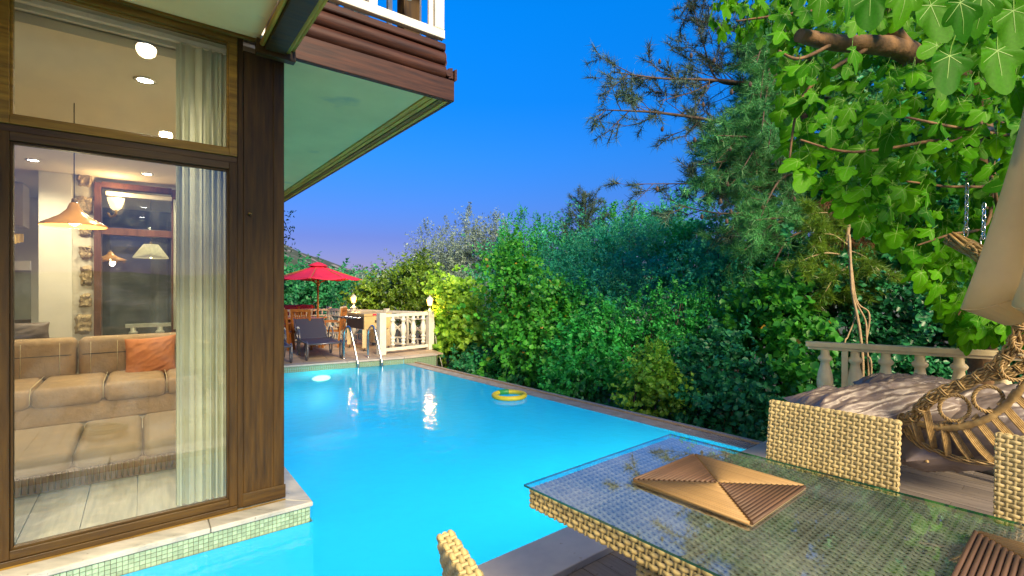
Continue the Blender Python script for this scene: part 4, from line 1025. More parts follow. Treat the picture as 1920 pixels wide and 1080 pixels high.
# ------------------------------------------------------------------ far terrace furniture
def lounger(label):
    t = root('sun_lounger', (0,0,0), 0, label, 'sun lounger', 'dark mesh loungers on the far terrace')
    # local: foot end at y=-.95, head at +.95, x across .66
    w = .33
    m = MB(); m.obox((0,-.30,.34),(w-.02,0,0),(0,.66,0),(0,0,.008)); m.build('seat_sling', M_mesh, t)
    bk = Vector((0,.62,.52)).normalized()
    m = MB(); b0 = Vector((0,.36,.345)); m.obox(b0+bk*.33,(w-.02,0,0), bk*.33, Vector((0,-bk.z,bk.y))*.008); m.build('backrest_sling', M_mesh, t)
    for s in (-1,1):
        m = MB(); m.tube([(s*w,-.96,.34),(s*w,.40,.34)], .018, 8); m.build('side_rail', M_greymetal, t)
        m = MB(); m.tube([(s*w,.36,.345), Vector((s*w,.36,.345))+bk*.68], .018, 8); m.build('back_rail', M_greymetal, t)
        for y in (-.86,.12):
            m = MB(); ring = [(s*(w+.02), y+math.cos(a)*.115, .19+math.sin(a)*.19) for a in [2*math.pi*k/20 for k in range(21)]]; m.tube(ring, .018, 8, cap=False); m.build('leg', M_greymetal, t)
        m = MB(); ar = [(s*(w+.03), .16+math.cos(a)*.26, .34+math.sin(a)*.27) for a in [math.pi*k/14 for k in range(15)]]; m.tube(ar, .018, 8); arm = m.build('arm', M_greymetal, t)
        m = MB(); ar = [(s*(w+.03), .16+math.cos(a)*.26, .345+math.sin(a)*.275) for a in [math.pi*(.25+.35*k/8) for k in range(9)]]; m.tube(ar, .026, 8); m.build('arm_pad', M_whitepaint, arm)
    m = MB(); m.tube([(-w,-.96,.34),(w,-.96,.34)], .018, 8); m.build('foot_rail', M_greymetal, t)
    m = MB(); m.tube([(-w,.36,.34)+Vector((0,0,0)) if False else (-w,.36,.34),(w,.36,.34)], .016, 8); m.build('cross_rail', M_greymetal, t)
    return t
lg = lounger('dark mesh sun lounger wholly in view left of the pool ladder')
ft = (P(577,676,0)+P(638,671,0))/2; ld = (P(606,672,0)-Vector((-4.95,11.7,0))); ld.z = 0; ld.normalize()
lc = ft-ld*.86; lg.location = (lc.x,lc.y,.0); lg.rotation_euler = (0,0,math.atan2(-ld.y,-ld.x)-math.pi/2)
l2 = copy_tree(lg); l2['label'] = 'dark mesh sun lounger mostly hidden behind the house corner post'
sd = Vector((-ld.y,ld.x,0)); sd = sd if sd.x < 0 else -sd; l2.location = lg.location+sd*1.02+ld*.12
# teak dining set
def teak_chair(label, cushion, face, p):
    t = root('teak_chair', (0,0,0), 0, label, 'chair', 'teak armchairs round the terrace table')
    for x_ in (-.24,.24):
        m = MB(); m.bar((x_,-.22,0),(x_,-.32,.98),.045,.035,(0,1,0)); m.build('leg', M_teak, t)
        m = MB(); m.bar((x_,.24,0),(x_,.24,.64),.045,.045,(0,1,0)); m.build('leg', M_teak, t)
        m = MB(); m.bar((x_,-.27,.655),(x_,.30,.655),.06,.025); m.build('arm', M_teak, t)
    m = MB(); m.box((-.25,-.22,.40),(.25,.25,.44)); m.build('seat', M_teak, t)
    m = MB(); m.bar((-.26,-.32,.97),(.26,-.32,.97),.03,.07); m.build('top_rail', M_teak, t)
    m = MB(); m.bar((-.23,-.245,.46),(.23,-.245,.46),.03,.05); m.build('lower_rail', M_teak, t)
    for k in range(7):
        a = (k-3)/3; m = MB(); m.bar((a*.09,-.25,.48),(a*.21,-.315,.94),.028,.012,(0,1,0)); m.build('slat', M_teak, t)
    if cushion:
        m = MB(); m.obox((0,-.255,.78),(.22,0,0),(0,.035,0),(0,-.04,.26)); m.build('back_pad', cushion, t, bevel=.02)
        m = MB(); m.box((-.23,-.2,.445),(.23,.24,.50)); m.build('seat_pad', cushion, t, bevel=.02)
    t.location = p; face = Vector(face); t.rotation_euler = (0,0,math.atan2(face.y,face.x)-math.pi/2); return t
M_redpad = mat('red_pad_cotton', (.55,.03,.03), None, .8, 10); M_beigepad = mat('sand_pad_cotton', (.50,.40,.28), None, .8, 10)
tc_ = W(592,583,12.75); tc_.z = 0
def tz(u, d): p = W(u, 600, d); p.z = 0; return p
teak_chair('teak armchair with fan-slatted back just left of the parasol pole', None, (.2,1,0), tz(578,12.0))
teak_chair('teak armchair with fan-slatted back half hidden by the house corner post', None, (.1,1,0), tz(533,11.9))
teak_chair('teak armchair with a sand coloured back cushion turned sideways', M_beigepad, (-1,-.1,0), tz(622,12.5))
teak_chair('teak armchair with a red cushion on the far side of the table', M_redpad, (.1,-1,0), tz(566,13.6))
teak_chair('teak armchair with a red cushion at the far left by the post', M_redpad, (.1,-1,0), tz(536,13.4))
t = root('teak_table', tz(565,12.75), 0, 'teak dining table under the red parasol', 'table'); c = tz(565,12.75)
m = MB(); m.box((c.x-.55,c.y-.35,.70),(c.x+.55,c.y+.35,.74)); m.build('tabletop', M_teak, t, bevel=.005)
for sx_ in (-1,1):
    for sy_ in (-1,1): m = MB(); m.box((c.x+sx_*.45-.03,c.y+sy_*.27-.03,0),(c.x+sx_*.45+.03,c.y+sy_*.27+.03,.699)); m.build('leg', M_teak, t)
# parasol
up = tz(596,12.75); t = root('open_parasol', up, 0, 'open crimson parasol on a wooden pole over the far terrace', 'parasol')
m = MB(); m.tube([up, up+Z*2.2], .024, 10); m.build('pole', M_teak, t)
n = 8; Rr = 1.10; zr = 1.77; za = 2.17
m = MB(); vs = []; seg = 6
for k in range(n):
    a0_ = 2*math.pi*(k+.3)/n; a1_ = 2*math.pi*(k+1.3)/n
    A = up+Vector((Rr*math.cos(a0_),Rr*math.sin(a0_),zr)); B = up+Vector((Rr*math.cos(a1_),Rr*math.sin(a1_),zr)); T = up+Z*za
    g_ = []
    for i in range(seg+1):
        f = i/seg
        for j in range(seg+1):
            q = A+(B-A)*(j/seg); pt = T+(q-T)*f; sag = -.05*math.sin(math.pi*f)*.6-.05*math.sin(math.pi*j/seg)*f; g_.append(pt+Z*sag)
    m.add(g_, [(i*(seg+1)+j, (i+1)*(seg+1)+j, (i+1)*(seg+1)+j+1, i*(seg+1)+j+1) for i in range(seg) for j in range(seg)], True)
    q0 = up+Vector(((Rr-.0)*math.cos(a0_),(Rr-.0)*math.sin(a0_),zr)); 
o = m.build('canopy', M_red, t); sl = o.modifiers.new('thick','SOLIDIFY'); sl.thickness = .004
m = MB(); m.lathe([(.26,za-.075),(.20,za-.03),(.10,za+.02),(.03,za+.04)], up, 16); m.build('vent_cap', M_red, t)
for k in range(n):
    a0_ = 2*math.pi*(k+.3)/n; e = up+Vector((Rr*1.03*math.cos(a0_),Rr*1.03*math.sin(a0_),zr-.03)); m = MB(); m.bar(up+Z*(za-.04), e, .018, .022); m.build('rib', M_teak, t)
    mid = up+(e-up-Z*0)*.55; m = MB(); hub = up+Z*1.62; m.bar(hub, up+Vector((Rr*.5*math.cos(a0_),Rr*.5*math.sin(a0_),zr+.14)), .014, .016); m.build('strut', M_teak, t)
m = MB(); m.lathe([(.045,1.58),(.045,1.66)], up, 12); m.build('hub', M_teak, t)
# games table
gA, gB, gC, gD = [P(u,v,0) for u,v in ((683,659),(650,651),(695,648),(733,654))]
t = root('football_table', (gA+gC)/2, 0, 'beige and dark tabletop game cabinet on four legs behind the pool ladder', 'games table')
gB = gA+(gB-gA).normalized()*1.05; gD = gA+(gD-gA).normalized()*.72; gC = gB+(gD-gA)
M_gbeige = mat('beige_laminate', (.50,.38,.18), (.42,.31,.14), .4, 4); M_gdark = mat('dark_brown_panel', (.06,.045,.035), None, .5, 5)
sh = lambda q, z: [(p.x,p.y) for p in q]
ctr = (gA+gB+gC+gD)/4; grow = lambda p, f: ctr+(p-ctr)*f
m = MB(); m.prism(pr([gA,gD,gC,gB]), .52, .84); m.build('cabinet', M_gbeige, t, bevel=.004)
m = MB(); m.prism(pr([grow(gA,1.03),grow(gD,1.03),grow(gC,1.03),grow(gB,1.03)]), .842, .90); m.build('top_frame', M_gbeige, t, bevel=.004)
lo = Vector(((gA-gB).y, -(gA-gB).x, 0)).normalized(); lo = lo if lo.y < 0 else -lo
m = MB(); m.obox(((gA+gB)/2+lo*.012+Z*.67), (gB-gA)*.48, lo*.008, Z*.14); m.build('side_panel', M_gdark, t)
so_ = Vector(((gD-gA).y, -(gD-gA).x, 0)).normalized(); so_ = so_ if so_.y < 0 else -so_
m = MB(); m.obox(((gA+gD)/2+so_*.011+Z*.71), (gD-gA)*.12, so_*.006, Z*.03); m.build('goal_slot', M_gdark, t)
m = MB(); m.obox(((gA*.55+gD*.45)+so_*.02+Z*.873), (gD-gA)*.16, so_*.004, Z*.018); m.build('red_sticker', M_red, t)
for p in (gA,gB,gC,gD):
    q = grow(p,.90); m = MB(); m.obox((q.x,q.y,.30),(.045,0,0),(0,.045,0),(0,0,.22)); lg_ = m.build('leg', M_creampaint, t, bevel=.004)
    m = MB(); m.lathe([(.04,0),(.04,.012),(.012,.03),(.012,.085)], q, 10); m.build('foot', M_black, lg_)
for k in range(4):
    b = gB+(gA-gB)*(.1+.25*k); m = MB(); m.tube([b+lo*.30+Z*.80, b-lo*.4+Z*.80], .009, 8); r_ = m.build('rod', M_chrome, t)
    m = MB(); m.tube([b+lo*.40+Z*.80, b+lo*.30+Z*.80], .017, 8); m.build('grip', M_black, r_)

# hose coil on the near deck, seen in the window's reflection
hc = HM @ Vector((-1.19,-3.0,-.03)); m = MB(); pts = [hc+Vector((.16*math.cos(a)+.02*math.sin(a*.31), .16*math.sin(a)+a*.0022, .03+.02*(1+math.sin(a*.7)))) for a in [k*.35 for k in range(220)]]; m.tube(pts, .008, 6)
tag(rebase(m.build('hose_coil', mat('green_hose', (.10,.20,.02), None, .5, 10)), hc), 'coiled green hose on the near deck, mirrored in the window pane', 'hose')

# ------------------------------------------------------------------ foliage
def unit(a): return a/np.maximum(np.linalg.norm(a, axis=-1, keepdims=True), 1e-9)
T_DIA = (np.array([(0,0,0),(.45,-.5,.12),(1,0,-.05),(.45,.5,.12)]), [(0,1,2),(0,2,3)])
T_BROAD = (np.array([(0,0,0),(.10,-.42,.08),(.55,-.48,.10),(1,0,-.12),(.55,.48,.10),(.10,.42,.08)]), [(0,1,2,3),(0,3,4,5)])
T_LANCE = (np.array([(0,0,0),(.4,-.5,.05),(1,0,0),(.4,.5,.05)]), [(0,1,2),(0,2,3)])
def leaf_arrays(pos, ax, nm, ln, wd, tmpl):
    T, fs = tmpl; ax = unit(ax); sd = unit(np.cross(nm, ax)); up = np.cross(ax, sd)
    L = ln[:,None,None]; Wd = wd[:,None,None]
    v = pos[:,None,:]+ax[:,None,:]*T[None,:,0:1]*L+sd[:,None,:]*T[None,:,1:2]*Wd+up[:,None,:]*T[None,:,2:3]*L
    return v.reshape(-1,3), len(T), fs, len(pos)
def np_mesh(name, parts, mats, parent, origin):
    """parts: list of (verts, nT, faces, count, matindex)"""
    V = []; LI = []; LS = []; MI = []; base = 0
    for v, nT, fs, cnt, mi in parts:
        V.append(v); k = len(fs[0]); idx = (np.array(fs)[None]+np.arange(cnt)[:,None,None]*nT+base).reshape(-1, k)
        LI.append(idx.reshape(-1)); LS.append(np.full(len(idx), k)); MI.append(np.full(len(idx), mi)); base += len(v)
    V = np.concatenate(V)-np.array(origin)[None]; LI = np.concatenate(LI); LS = np.concatenate(LS); MI = np.concatenate(MI)
    me = bpy.data.meshes.new(name); me.vertices.add(len(V)); me.vertices.foreach_set('co', V.astype(np.float32).ravel())
    me.loops.add(len(LI)); me.loops.foreach_set('vertex_index', LI.astype(np.int32))
    me.polygons.add(len(LS)); st = np.concatenate([[0], np.cumsum(LS)[:-1]]); me.polygons.foreach_set('loop_start', st.astype(np.int32)); me.polygons.foreach_set('material_index', MI.astype(np.int32))
    for m_ in mats: me.materials.append(m_)
    me.update(calc_edges=True); o = bpy.data.objects.new(name, me); COL.objects.link(o)
    if parent is not None: o.parent = parent
    return o
def shoots(lobes, dens, L=.22, k=9, ln=.06, wd=.5, tmpl=T_BROAD, up=.2, shell=.45, jag=.35, droop=.0):
    """leaves set along short shoots that fill a lobe's outer shell. lobes: (cx,cy,cz,rx,ry,rz). dens: shoots per m2 of lobe surface"""
    P_, A_, N_, LN = [], [], [], []
    for (cx,cy,cz,rx,ry,rz) in lobes:
        area = 4*math.pi*((rx*ry)**1.6+(rx*rz)**1.6+(ry*rz)**1.6)**(1/1.6)/3**(1/1.6)
        jag = jag+.12; n = int(area*dens*.88)+8; d = unit(rng.normal(size=(n,3))); ph = rng.uniform(0,6,3)
        bump = 1+jag*(np.sin(d[:,0]*5+ph[0])*np.sin(d[:,1]*6+ph[1])*np.sin(d[:,2]*5+ph[2])*1.4+.35*np.sin(d[:,0]*13+ph[1])*np.sin(d[:,2]*11+ph[0]))
        r = (1-shell*rng.random(n)**1.5)*bump
        c = np.array([cx,cy,cz])+d*np.array([rx,ry,rz])*r[:,None]
        dd = unit(d*.7+rng.normal(size=(n,3))*.45+np.array([0,0,up]))
        t = (np.arange(k)+.5)/k; Ls = L*rng.uniform(.6,1.4,n)
        pos = c[:,None,:]+dd[:,None,:]*(t[None,:,None]*Ls[:,None,None])+rng.normal(size=(n,k,3))*L*.07
        perp = unit(np.cross(dd[:,None,:], rng.normal(size=(n,k,3))))
        ax = unit(perp+dd[:,None,:]*.5+np.array([0,0,-droop]))
        nm = unit(rng.normal(size=(n,k,3))*.6+np.array([0,-.6,.7])+d[:,None,:]*.35)
        P_.append(pos.reshape(-1,3)); A_.append(ax.reshape(-1,3)); N_.append(nm.reshape(-1,3)); LN.append(ln*rng.uniform(.6,1.3,n*k))
    P_ = np.concatenate(P_); A_ = np.concatenate(A_); N_ = np.concatenate(N_); LN = np.concatenate(LN)
    return leaf_arrays(P_, A_, N_, LN, LN*wd, tmpl)
def spikes(pts, H, k=40, ln=.06, wd=.45, tmpl=T_DIA, lean=.25):
    """upright leafy shoots that break the outline"""
    P_, A_, N_ = [], [], []
    for p in pts:
        h = H*random.uniform(.6,1.2); d = np.array([random.uniform(-lean,lean), random.uniform(-lean,lean), 1]); 
        t = rng.random(k); pos = np.array(p)+d*h*t[:,None]+rng.normal(size=(k,3))*.05*H*(1.1-t[:,None])
        ax = unit(rng.normal(size=(k,3))+np.array([0,0,.7])); P_.append(pos); A_.append(ax); N_.append(unit(rng.normal(size=(k,3))))
    P_ = np.concatenate(P_); A_ = np.concatenate(A_); N_ = np.concatenate(N_); LN = ln*rng.uniform(.6,1.2,len(P_))
    return leaf_arrays(P_, A_, N_, LN, LN*wd, tmpl)
def LB(u, v, ru, rv, d, dy=1.0):
    c = W(u, v, d); s = d/F; return (c.x, c.y, c.z, ru*s, max(ru,rv)*s*.8*dy, rv*s)
GZ = -1.8
LEAF_TRIS = 0
def plant(name, label, cat, lobes, mt, stem=M_bark, group=None, spk=None, extra=None, stems=3, **kw):
    global LEAF_TRIS
    base = Vector((sum(l[0] for l in lobes)/len(lobes), sum(l[1] for l in lobes)/len(lobes), GZ))
    t = root(name, base, 0, label, cat, group)
    parts = [(*shoots(lobes, **kw), 0)]
    if spk:
        tops = []
        for l in lobes:
            for _ in range(spk[0]):
                a = random.uniform(0,6.28); q = random.uniform(0,.75); tops.append((l[0]+l[3]*q*math.cos(a), l[1]+l[4]*q*math.sin(a), l[2]+l[5]*math.sqrt(1-q*q)*.85))
        parts.append((*spikes(tops, spk[1], ln=kw.get('ln',.06), wd=kw.get('wd',.5)), 0))
    LEAF_TRIS += sum(p[3]*(sum(len(f)-2 for f in p[2])) for p in parts)
    o = np_mesh('crown', parts, [mt], t, base); o['kind'] = 'stuff'
    m = MB()
    for l in lobes:
        for s in range(stems):
            a = Vector((base.x+random.uniform(-.25,.25), base.y+random.uniform(-.2,.2), GZ)); c = Vector(l[:3])+Vector((random.uniform(-.6,.6)*l[3], random.uniform(-.5,.5)*l[4], random.uniform(-.2,.7)*l[5]))
            mid = a.lerp(c,.5)+Vector((random.uniform(-.2,.2),random.uniform(-.2,.2),random.uniform(-.1,.1))); r = .035
            m.tube(spline([a, mid, c], 4), [r*(1-.8*k/8) for k in range(9)], 5)
    m.build('trunk' if cat == 'tree' else 'stem', stem, t)
    return t
G_vine = leafmat('vine_leaf_green', (.085,.40,.03), (.025,.20,.025), .45, .4, (.40,.22,.02), .012)
G_teal = leafmat('blue_green_leaf', (.06,.50,.25), (.03,.26,.13), .45, .4)
G_olive = leafmat('grey_olive_leaf', (.22,.30,.24), (.09,.15,.11), .5, .15)
G_dark = leafmat('dark_shrub_leaf', (.045,.32,.11), (.016,.15,.055), .45, .35)
G_ivy = leafmat('ivy_leaf', (.03,.22,.07), (.01,.10,.03), .36, .2)
G_lime = leafmat('lime_leaf', (.36,.62,.05), (.15,.36,.03), .5, .35)
G_citrus = leafmat('citrus_leaf', (.15,.27,.02), (.06,.14,.015), .3, .3)
G_mid = leafmat('mid_green_leaf', (.05,.46,.08), (.025,.22,.035), .45, .4)
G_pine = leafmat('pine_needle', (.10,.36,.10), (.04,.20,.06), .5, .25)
G_pine_shade = leafmat('pine_needle_shade', (.06,.12,.07), (.03,.055,.035), .6, .1)  # darker copy of the needle green, shade of the backlit boughs painted in
G_brown = leafmat('dry_needles', (.22,.09,.03), (.12,.05,.02), .8, .2)

grp = 'trees and shrubs beyond the pool'
plant('vine_bush', 'yellow-green broad-leaved bush just right of the corner lamp post', 'bush', [LB(862,590,46,55,12.3), LB(885,640,40,45,12.0), LB(838,560,30,35,12.8), LB(845,650,30,40,12.3)], G_lime, group=grp, dens=60, L=.25, k=9, ln=.115, wd=.85, shell=.5)
plant('citrus_tree', 'citrus tree lit yellow by the farther terrace lamp', 'tree', [LB(720,555,52,32,14.8), LB(770,545,42,42,14.8), LB(790,515,28,28,15.2), LB(690,570,30,20,14.6), LB(800,570,30,40,14.2)], G_citrus, group=grp, dens=45, L=.3, k=9, ln=.12, wd=.5, tmpl=T_BROAD, shell=.5, spk=(3,.35))
plant('olive_tree', 'grey olive tree nearest the lamp, low against the sky', 'tree', [LB(800,470,26,38,18), LB(785,520,34,40,18), LB(820,520,40,44,18)], G_olive, group=grp, dens=26, L=.35, k=12, ln=.095, wd=.3, tmpl=T_LANCE, shell=.7, jag=.5, spk=(4,.5))
plant('olive_tree', 'tall grey-green tree with a rounded top left of centre', 'tree', [LB(882,430,22,30,19), LB(850,465,42,40,19), LB(905,475,46,40,19), LB(850,520,50,40,18.5), LB(930,440,30,28,19)], G_olive, group=grp, dens=26, L=.35, k=12, ln=.10, wd=.32, tmpl=T_LANCE, shell=.7, jag=.5, spk=(4,.5))
plant('olive_shrub', 'pale silver olive shrub low behind the yellow-green bush', 'bush', [LB(872,540,34,28,14), LB(905,570,30,34,13.6), LB(890,610,28,30,13.4)], G_olive, group=grp, dens=45, L=.28, k=12, ln=.085, wd=.26, tmpl=T_LANCE, shell=.6)
plant('shrub', 'loose dark-topped shrub with spiky shoots against the sky left of the conifer', 'bush', [LB(975,450,36,32,16), LB(1015,460,32,26,16), LB(960,490,46,30,15.5)], G_mid, group=grp, dens=30, L=.35, k=11, ln=.09, wd=.4, tmpl=T_DIA, shell=.75, jag=.5, spk=(7,.7))
plant('vine_covered_tree', 'vine-covered bush with yellowing leaves at the centre-left of the thicket', 'tree', [LB(975,560,62,60,10.6), LB(1000,630,62,55,10.0), LB(1020,690,50,35,9.3), LB(960,500,42,34,11.2), LB(950,640,32,50,10.6), LB(1040,590,50,40,10.8)], G_vine, group=grp, dens=52, L=.3, k=9, ln=.085, wd=.9, shell=.65, jag=.6, spk=(4,.4))
plant('shrub', 'pale blue-green shrub crown in the upper centre of the thicket', 'bush', [LB(1070,500,58,50,13.5), LB(1040,540,52,50,12.6), LB(1100,560,58,50,12.2), LB(1120,470,50,34,14)], G_teal, group=grp, dens=48, L=.26, k=10, ln=.085, wd=.5, tmpl=T_DIA, shell=.55, jag=.4, spk=(3,.35))
plant('shrub', 'blue-green shrub below the small conifer, right of centre', 'bush', [LB(1180,460,62,44,13.2), LB(1200,520,70,50,11.4), LB(1150,570,56,50,10.6), LB(1240,470,44,40,13.0)], G_teal, group=grp, dens=50, L=.26, k=10, ln=.085, wd=.55, tmpl=T_DIA, shell=.55, jag=.4, spk=(3,.4))
plant('shrub', 'row of upright leafy shoots on the skyline under the pine', 'bush', [LB(1150,425,40,22,16.5), LB(1200,425,44,20,16.5), LB(1250,430,40,30,16)], G_mid, group=grp, dens=30, L=.35, k=10, ln=.09, wd=.45, tmpl=T_DIA, shell=.7, spk=(10,.55))
plant('vine_bush', 'mid-green bush in the middle just above the overflow kerb', 'bush', [LB(1085,660,52,45,8.8), LB(1130,630,46,50,9.2), LB(1060,715,46,26,8.3), LB(1130,705,52,34,8.2)], G_mid, group=grp, dens=75, L=.2, k=9, ln=.075, wd=.7, shell=.5, jag=.4, spk=(4,.3))
plant('lime_bush', 'small bright lime-green bush standing above the middle of the kerb', 'bush', [LB(1222,700,40,44,7.25), LB(1250,740,38,34,7.1), LB(1205,745,34,34,7.2)], G_lime, group=grp, dens=95, L=.17, k=9, ln=.065, wd=.8, shell=.6, jag=.35, spk=(6,.25))
plant('shrub', 'dense green shrub behind the lime-green bush', 'bush', [LB(1215,615,60,50,9.0), LB(1280,600,56,60,8.8), LB(1270,690,42,48,8.0), LB(1165,690,36,40,8.6)], G_mid, group=grp, dens=70, L=.2, k=9, ln=.07, wd=.55, tmpl=T_DIA, shell=.5, jag=.4, spk=(3,.4))
plant('shrub', 'blue-green shrub under the pine boughs', 'bush', [LB(1310,510,62,55,9.8), LB(1380,500,62,55,9.6), LB(1340,580,62,54,9.0)], G_teal, group=grp, dens=62, L=.22, k=10, ln=.07, wd=.6, tmpl=T_DIA, shell=.5, jag=.4)
plant('climber_bush', 'dark bush with trailing stems right of the lime-green bush', 'bush', [LB(1340,680,62,55,7.5), LB(1400,720,60,50,6.9), LB(1330,755,52,34,6.9), LB(1430,780,50,30,6.4), LB(1300,720,34,40,7.4)], G_dark, group=grp, dens=85, L=.18, k=9, ln=.075, wd=.8, shell=.5, jag=.45)
plant('vine_bush', 'vine with yellow-green lobed leaves climbing left of the balustrade', 'bush', [LB(1470,600,46,60,7.3), LB(1500,660,40,55,6.9), LB(1440,560,44,40,7.9), LB(1400,620,50,50,7.9), LB(1505,720,30,40,6.4)], G_vine, group=grp, dens=70, L=.2, k=9, ln=.095, wd=.95, shell=.55, jag=.45)
plant('ivy_hedge', 'dark glossy ivy hedge behind the cream balustrade', 'hedge', [LB(1600,600,70,80,7.2), LB(1700,620,80,80,6.9), LB(1800,610,90,80,6.6), LB(1900,620,90,90,6.3), LB(1600,700,80,50,6.9), LB(1720,720,90,50,6.6), LB(1860,720,100,50,6.3), LB(1560,530,60,50,7.6)], G_ivy, group=grp, dens=95, L=.18, k=10, ln=.07, wd=.75, shell=.35, jag=.25, droop=.4)
plant('backing_tree', 'shaded leafy mass behind the fig at the top right', 'tree', [LB(1560,350,110,90,9.4), LB(1700,420,110,90,8.4), LB(1850,420,120,110,8.0), LB(1660,200,130,110,9.0), LB(1840,180,150,150,8.2), LB(1620,470,90,60,8.6), LB(1980,450,100,200,7.6), LB(1780,30,170,80,8.8)], G_dark, group=grp, dens=42, L=.25, k=10, ln=.10, wd=.7, shell=.5, jag=.4)
plant('thicket', 'tall leafy thicket filling the gap between the silver olive and the vine-covered bush', 'bush', [LB(925,560,60,60,15), LB(900,620,50,50,14), LB(940,640,56,50,13), LB(960,500,60,50,16.5), LB(1015,520,60,50,15.5)], G_teal, group=grp, dens=34, L=.3, k=10, ln=.10, wd=.5, tmpl=T_DIA, shell=.6, jag=.45, spk=(4,.5))
plant('thicket', 'high blue-green thicket behind the upper centre, reaching the skyline', 'bush', [LB(1050,470,70,48,17), LB(1130,470,70,50,16.5), LB(1210,450,70,40,15.5), LB(1290,430,60,50,14.5), LB(1120,530,80,60,15)], G_teal, group=grp, dens=30, L=.32, k=10, ln=.11, wd=.5, tmpl=T_DIA, shell=.6, jag=.5, spk=(6,.55))
plant('thicket', 'mixed green thicket low between the vine-covered bush and the kerb', 'bush', [LB(960,700,50,34,10.6), LB(1040,640,50,60,10.8), LB(1090,600,60,60,10.6), LB(1130,660,50,50,10.0), LB(1240,650,60,60,9.8), LB(1320,640,60,60,9.0)], G_mid, group=grp, dens=52, L=.22, k=9, ln=.08, wd=.6, shell=.6, jag=.5, spk=(3,.3))
plant('olive_tree', 'silvery olive crown between the tall rounded tree and the skyline shrub', 'tree', [LB(840,490,44,34,17.2), LB(890,480,46,40,17.6), LB(935,470,40,36,17.4), LB(800,520,40,34,17)], G_olive, group=grp, dens=42, L=.3, k=12, ln=.10, wd=.34, tmpl=T_LANCE, shell=.7, jag=.5, spk=(5,.5))
plant('thicket', 'deep green thicket under the pine boughs, reaching toward the hanging vine stems', 'bush', [LB(1290,470,50,46,12), LB(1350,480,60,60,11.2), LB(1420,500,64,70,10.6), LB(1490,500,60,70,10), LB(1390,570,70,60,10), LB(1300,530,60,50,11.4)], G_mid, group=grp, dens=52, L=.24, k=10, ln=.085, wd=.6, shell=.6, jag=.35)
plant('undergrowth', 'low dark undergrowth along the foot of the retaining kerb', 'bush', [LB(900,690,60,24,11.0), LB(990,730,60,22,9.6), LB(1090,760,60,26,8.3), LB(1200,790,60,26,7.5), LB(1310,810,60,26,6.9), LB(1430,830,60,30,6.3), LB(940,660,40,30,11.8)], G_dark, group=grp, dens=70, L=.2, k=9, ln=.08, wd=.7, shell=.6)
plant('far_tree', 'dark round tree behind the terrace railing under the parasol', 'tree', [LB(560,545,52,34,22), LB(610,550,46,40,22), LB(640,540,24,26,23), LB(530,555,40,40,21)], G_dark, group='far trees behind the terrace', dens=16, L=.5, k=12, ln=.17, wd=.6, tmpl=T_DIA, shell=.6)
plant('far_tree', 'grey-green tree behind the farther lamp on the skyline', 'tree', [LB(715,545,46,30,26), LB(745,535,40,30,26), LB(680,560,34,26,25), LB(760,520,30,26,25)], G_olive, group='far trees behind the terrace', dens=14, L=.5, k=12, ln=.17, wd=.45, tmpl=T_DIA, shell=.6)
plant('far_tree', 'dark tree left of the house corner at the far end of the terrace', 'tree', [LB(470,520,70,60,24), LB(400,530,70,60,24)], G_dark, group='far trees behind the terrace', dens=12, L=.5, k=12, ln=.2, wd=.6, tmpl=T_DIA, shell=.6)
# wooded mass on the mid-distance slopes
m_parts = []; lob = []
for k in range(34):
    u = 500+k*24+random.uniform(-10,10); d = random.uniform(34,60); lob.append(LB(u, 540-random.uniform(-4,10), 30, 16, d))
o = np_mesh('wood', [(*shoots(lob, 3.2, .9, 10, .34, .7, T_DIA, shell=.6), 0)], [G_dark], None, (0,0,0)); tag(o, 'far-off scrub wood on the slope below the skyline', 'wood', kind='stuff')

